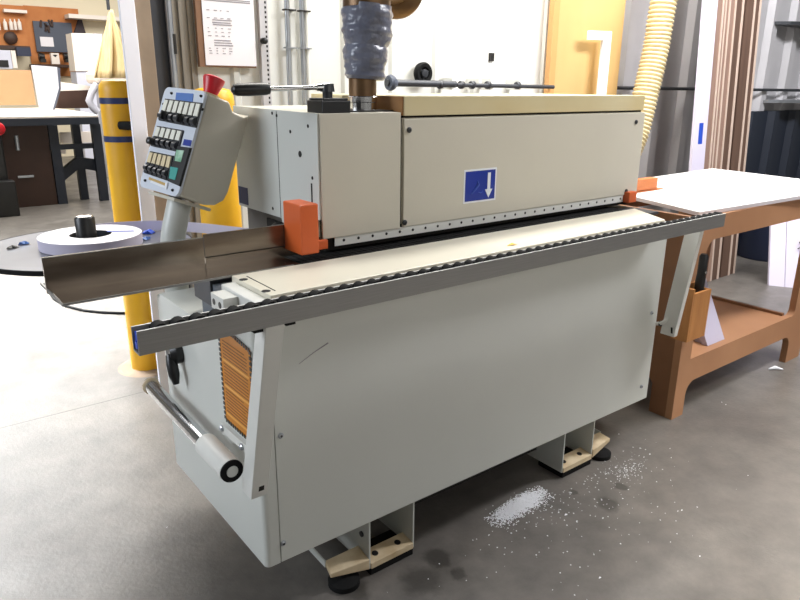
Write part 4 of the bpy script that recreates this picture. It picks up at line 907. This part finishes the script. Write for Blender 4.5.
for (py, xl, xr_) in prof:
    for k2 in range(nn+1):
        u = k2/nn; q = at_y(YD, xl+(xr_-xl)*u, py); amp = 0.10*(py-8)/70
        vs.append((q.x, YD+amp*math.sin(u*PI*5)+amp*0.5*math.sin(u*PI*9+1), q.z))
fs = [(i*(nn+1)+k2, i*(nn+1)+k2+1, (i+1)*(nn+1)+k2+1, (i+1)*(nn+1)+k2) for i in range(len(prof)-1) for k2 in range(nn)]
m.add(vs, fs); q = at_y(YD, 111, 10)
cloth = m.build('dust_bag', M_CLOTH, loc=(q.x, YD, q.z), smooth=True); cloth.modifiers.new('t', 'SOLIDIFY').thickness = 0.02
tag(cloth, 'long beige cloth bag hanging in folds beside the white door trim', 'cloth bag')
a = at_y(YD, 106, 0); tag(MB().cyl((q.x-0.03, YD, q.z), (q.x-0.03, YD, 4.0), 0.022, n=10).build('hanging_rod', M_PIPE, loc=(q.x-0.03, YD, q.z)), 'thin dark rod the beige cloth bag hangs from', 'rod')
t = thing('dust_collector', (q.x, YD+0.3, FZ), 'pale machine below the beige cloth bag, beside the yellow bollard', 'machine')
s = slab(96, 128, 71, 84, YD+0.34, 0.6); MB().box(*s).build('drum', M_WCAB, t, bevel=0.05)
MB().box(s[0]+0.1, s[1]-0.1, s[2]+0.1, s[3]-0.1, FZ, s[4]).build('stand', M_PALE, t)
p = [at_y(YD+0.42, *z) for z in ((97, 84), (92, 92), (89, 101), (93, 108), (98, 112))]
MB().tube(p, 0.05, 12).build('inlet_pipe', M_PALE, t, smooth=True)

# ================================================================== LIGHT
def area(name, loc, target, sx, sy, power, col=(1, 1, 1), spread=180):
    l = bpy.data.lights.new(name, 'AREA'); l.shape = 'RECTANGLE'; l.size = sx; l.size_y = sy; l.energy = power; l.color = col; l.spread = math.radians(spread)
    o = bpy.data.objects.new(name, l); COL.objects.link(o); o.location = loc
    d = (Vector(target)-Vector(loc)).normalized(); o.rotation_euler = d.to_track_quat('-Z', 'Y').to_euler(); return o
area('ceiling_light_machine', (2.0, 1.15, 3.2), (2.0, 0.8, 0), 3.4, 0.4, 135, (1, 0.97, 0.91))
area('fill_light_right', (3.5, -1.0, 3.5), (4.1, 1.5, 0.8), 2.5, 0.5, 190, (0.97, 0.97, 1.0))  # unseen fill added to brighten the right wall
area('fill_light_front', (1.0, -3.6, 2.0), (0.9, 0, 0.6), 4.0, 1.2, 25, (1, 0.98, 0.95))  # unseen low fill added to brighten the front panel
area('ceiling_light_far', (2.0, 8.0, 4.2), (2.0, 8.0, 0), 6, 5, 760, (1, 0.965, 0.91))
area('daylight_door', (-1.0, 5.2, 3.6), (-0.35, 3.6, 0), 2.0, 2.0, 250, (0.94, 0.97, 1.0), 58)
area('fill_light_left', (-4.2, 1.6, 2.6), (0, 0.6, 0.8), 2.4, 1.8, 70, (0.84, 0.91, 1.0), 120)  # cool unseen fill added to brighten the machine's left-facing sides
area('fill_light_aisle', (2.2, -2.6, 3.4), (1.8, -1.75, 0), 2.6, 0.4, 70, (1, 0.95, 0.88), 50)  # narrow fill added to make the lit band on the front floor
wd = bpy.data.worlds.new('world'); scene.world = wd; wd.use_nodes = True
wn = wd.node_tree.nodes; wl = wd.node_tree.links; bg = wn['Background']
wt_ = wn.new('ShaderNodeTexCoord'); ws = wn.new('ShaderNodeSeparateXYZ'); wl.new(wt_.outputs['Generated'], ws.inputs[0])
wr = wn.new('ShaderNodeValToRGB'); wl.new(ws.outputs['Z'], wr.inputs['Fac'])
wr.color_ramp.elements[0].position = 0.0; wr.color_ramp.elements[0].color = (0.52, 0.51, 0.48, 1)
wr.color_ramp.elements[1].position = 0.8; wr.color_ramp.elements[1].color = (0.10, 0.10, 0.10, 1)
wl.new(wr.outputs['Color'], bg.inputs['Color']); bg.inputs['Strength'].default_value = 0.38
scene.view_settings.view_transform = 'Standard'; scene.view_settings.look = 'None'; scene.view_settings.exposure = 0.0
for o in ORG:
    if '_org' in o: del o['_org']
for o in COL.objects:
    if '_org' in o: del o['_org']
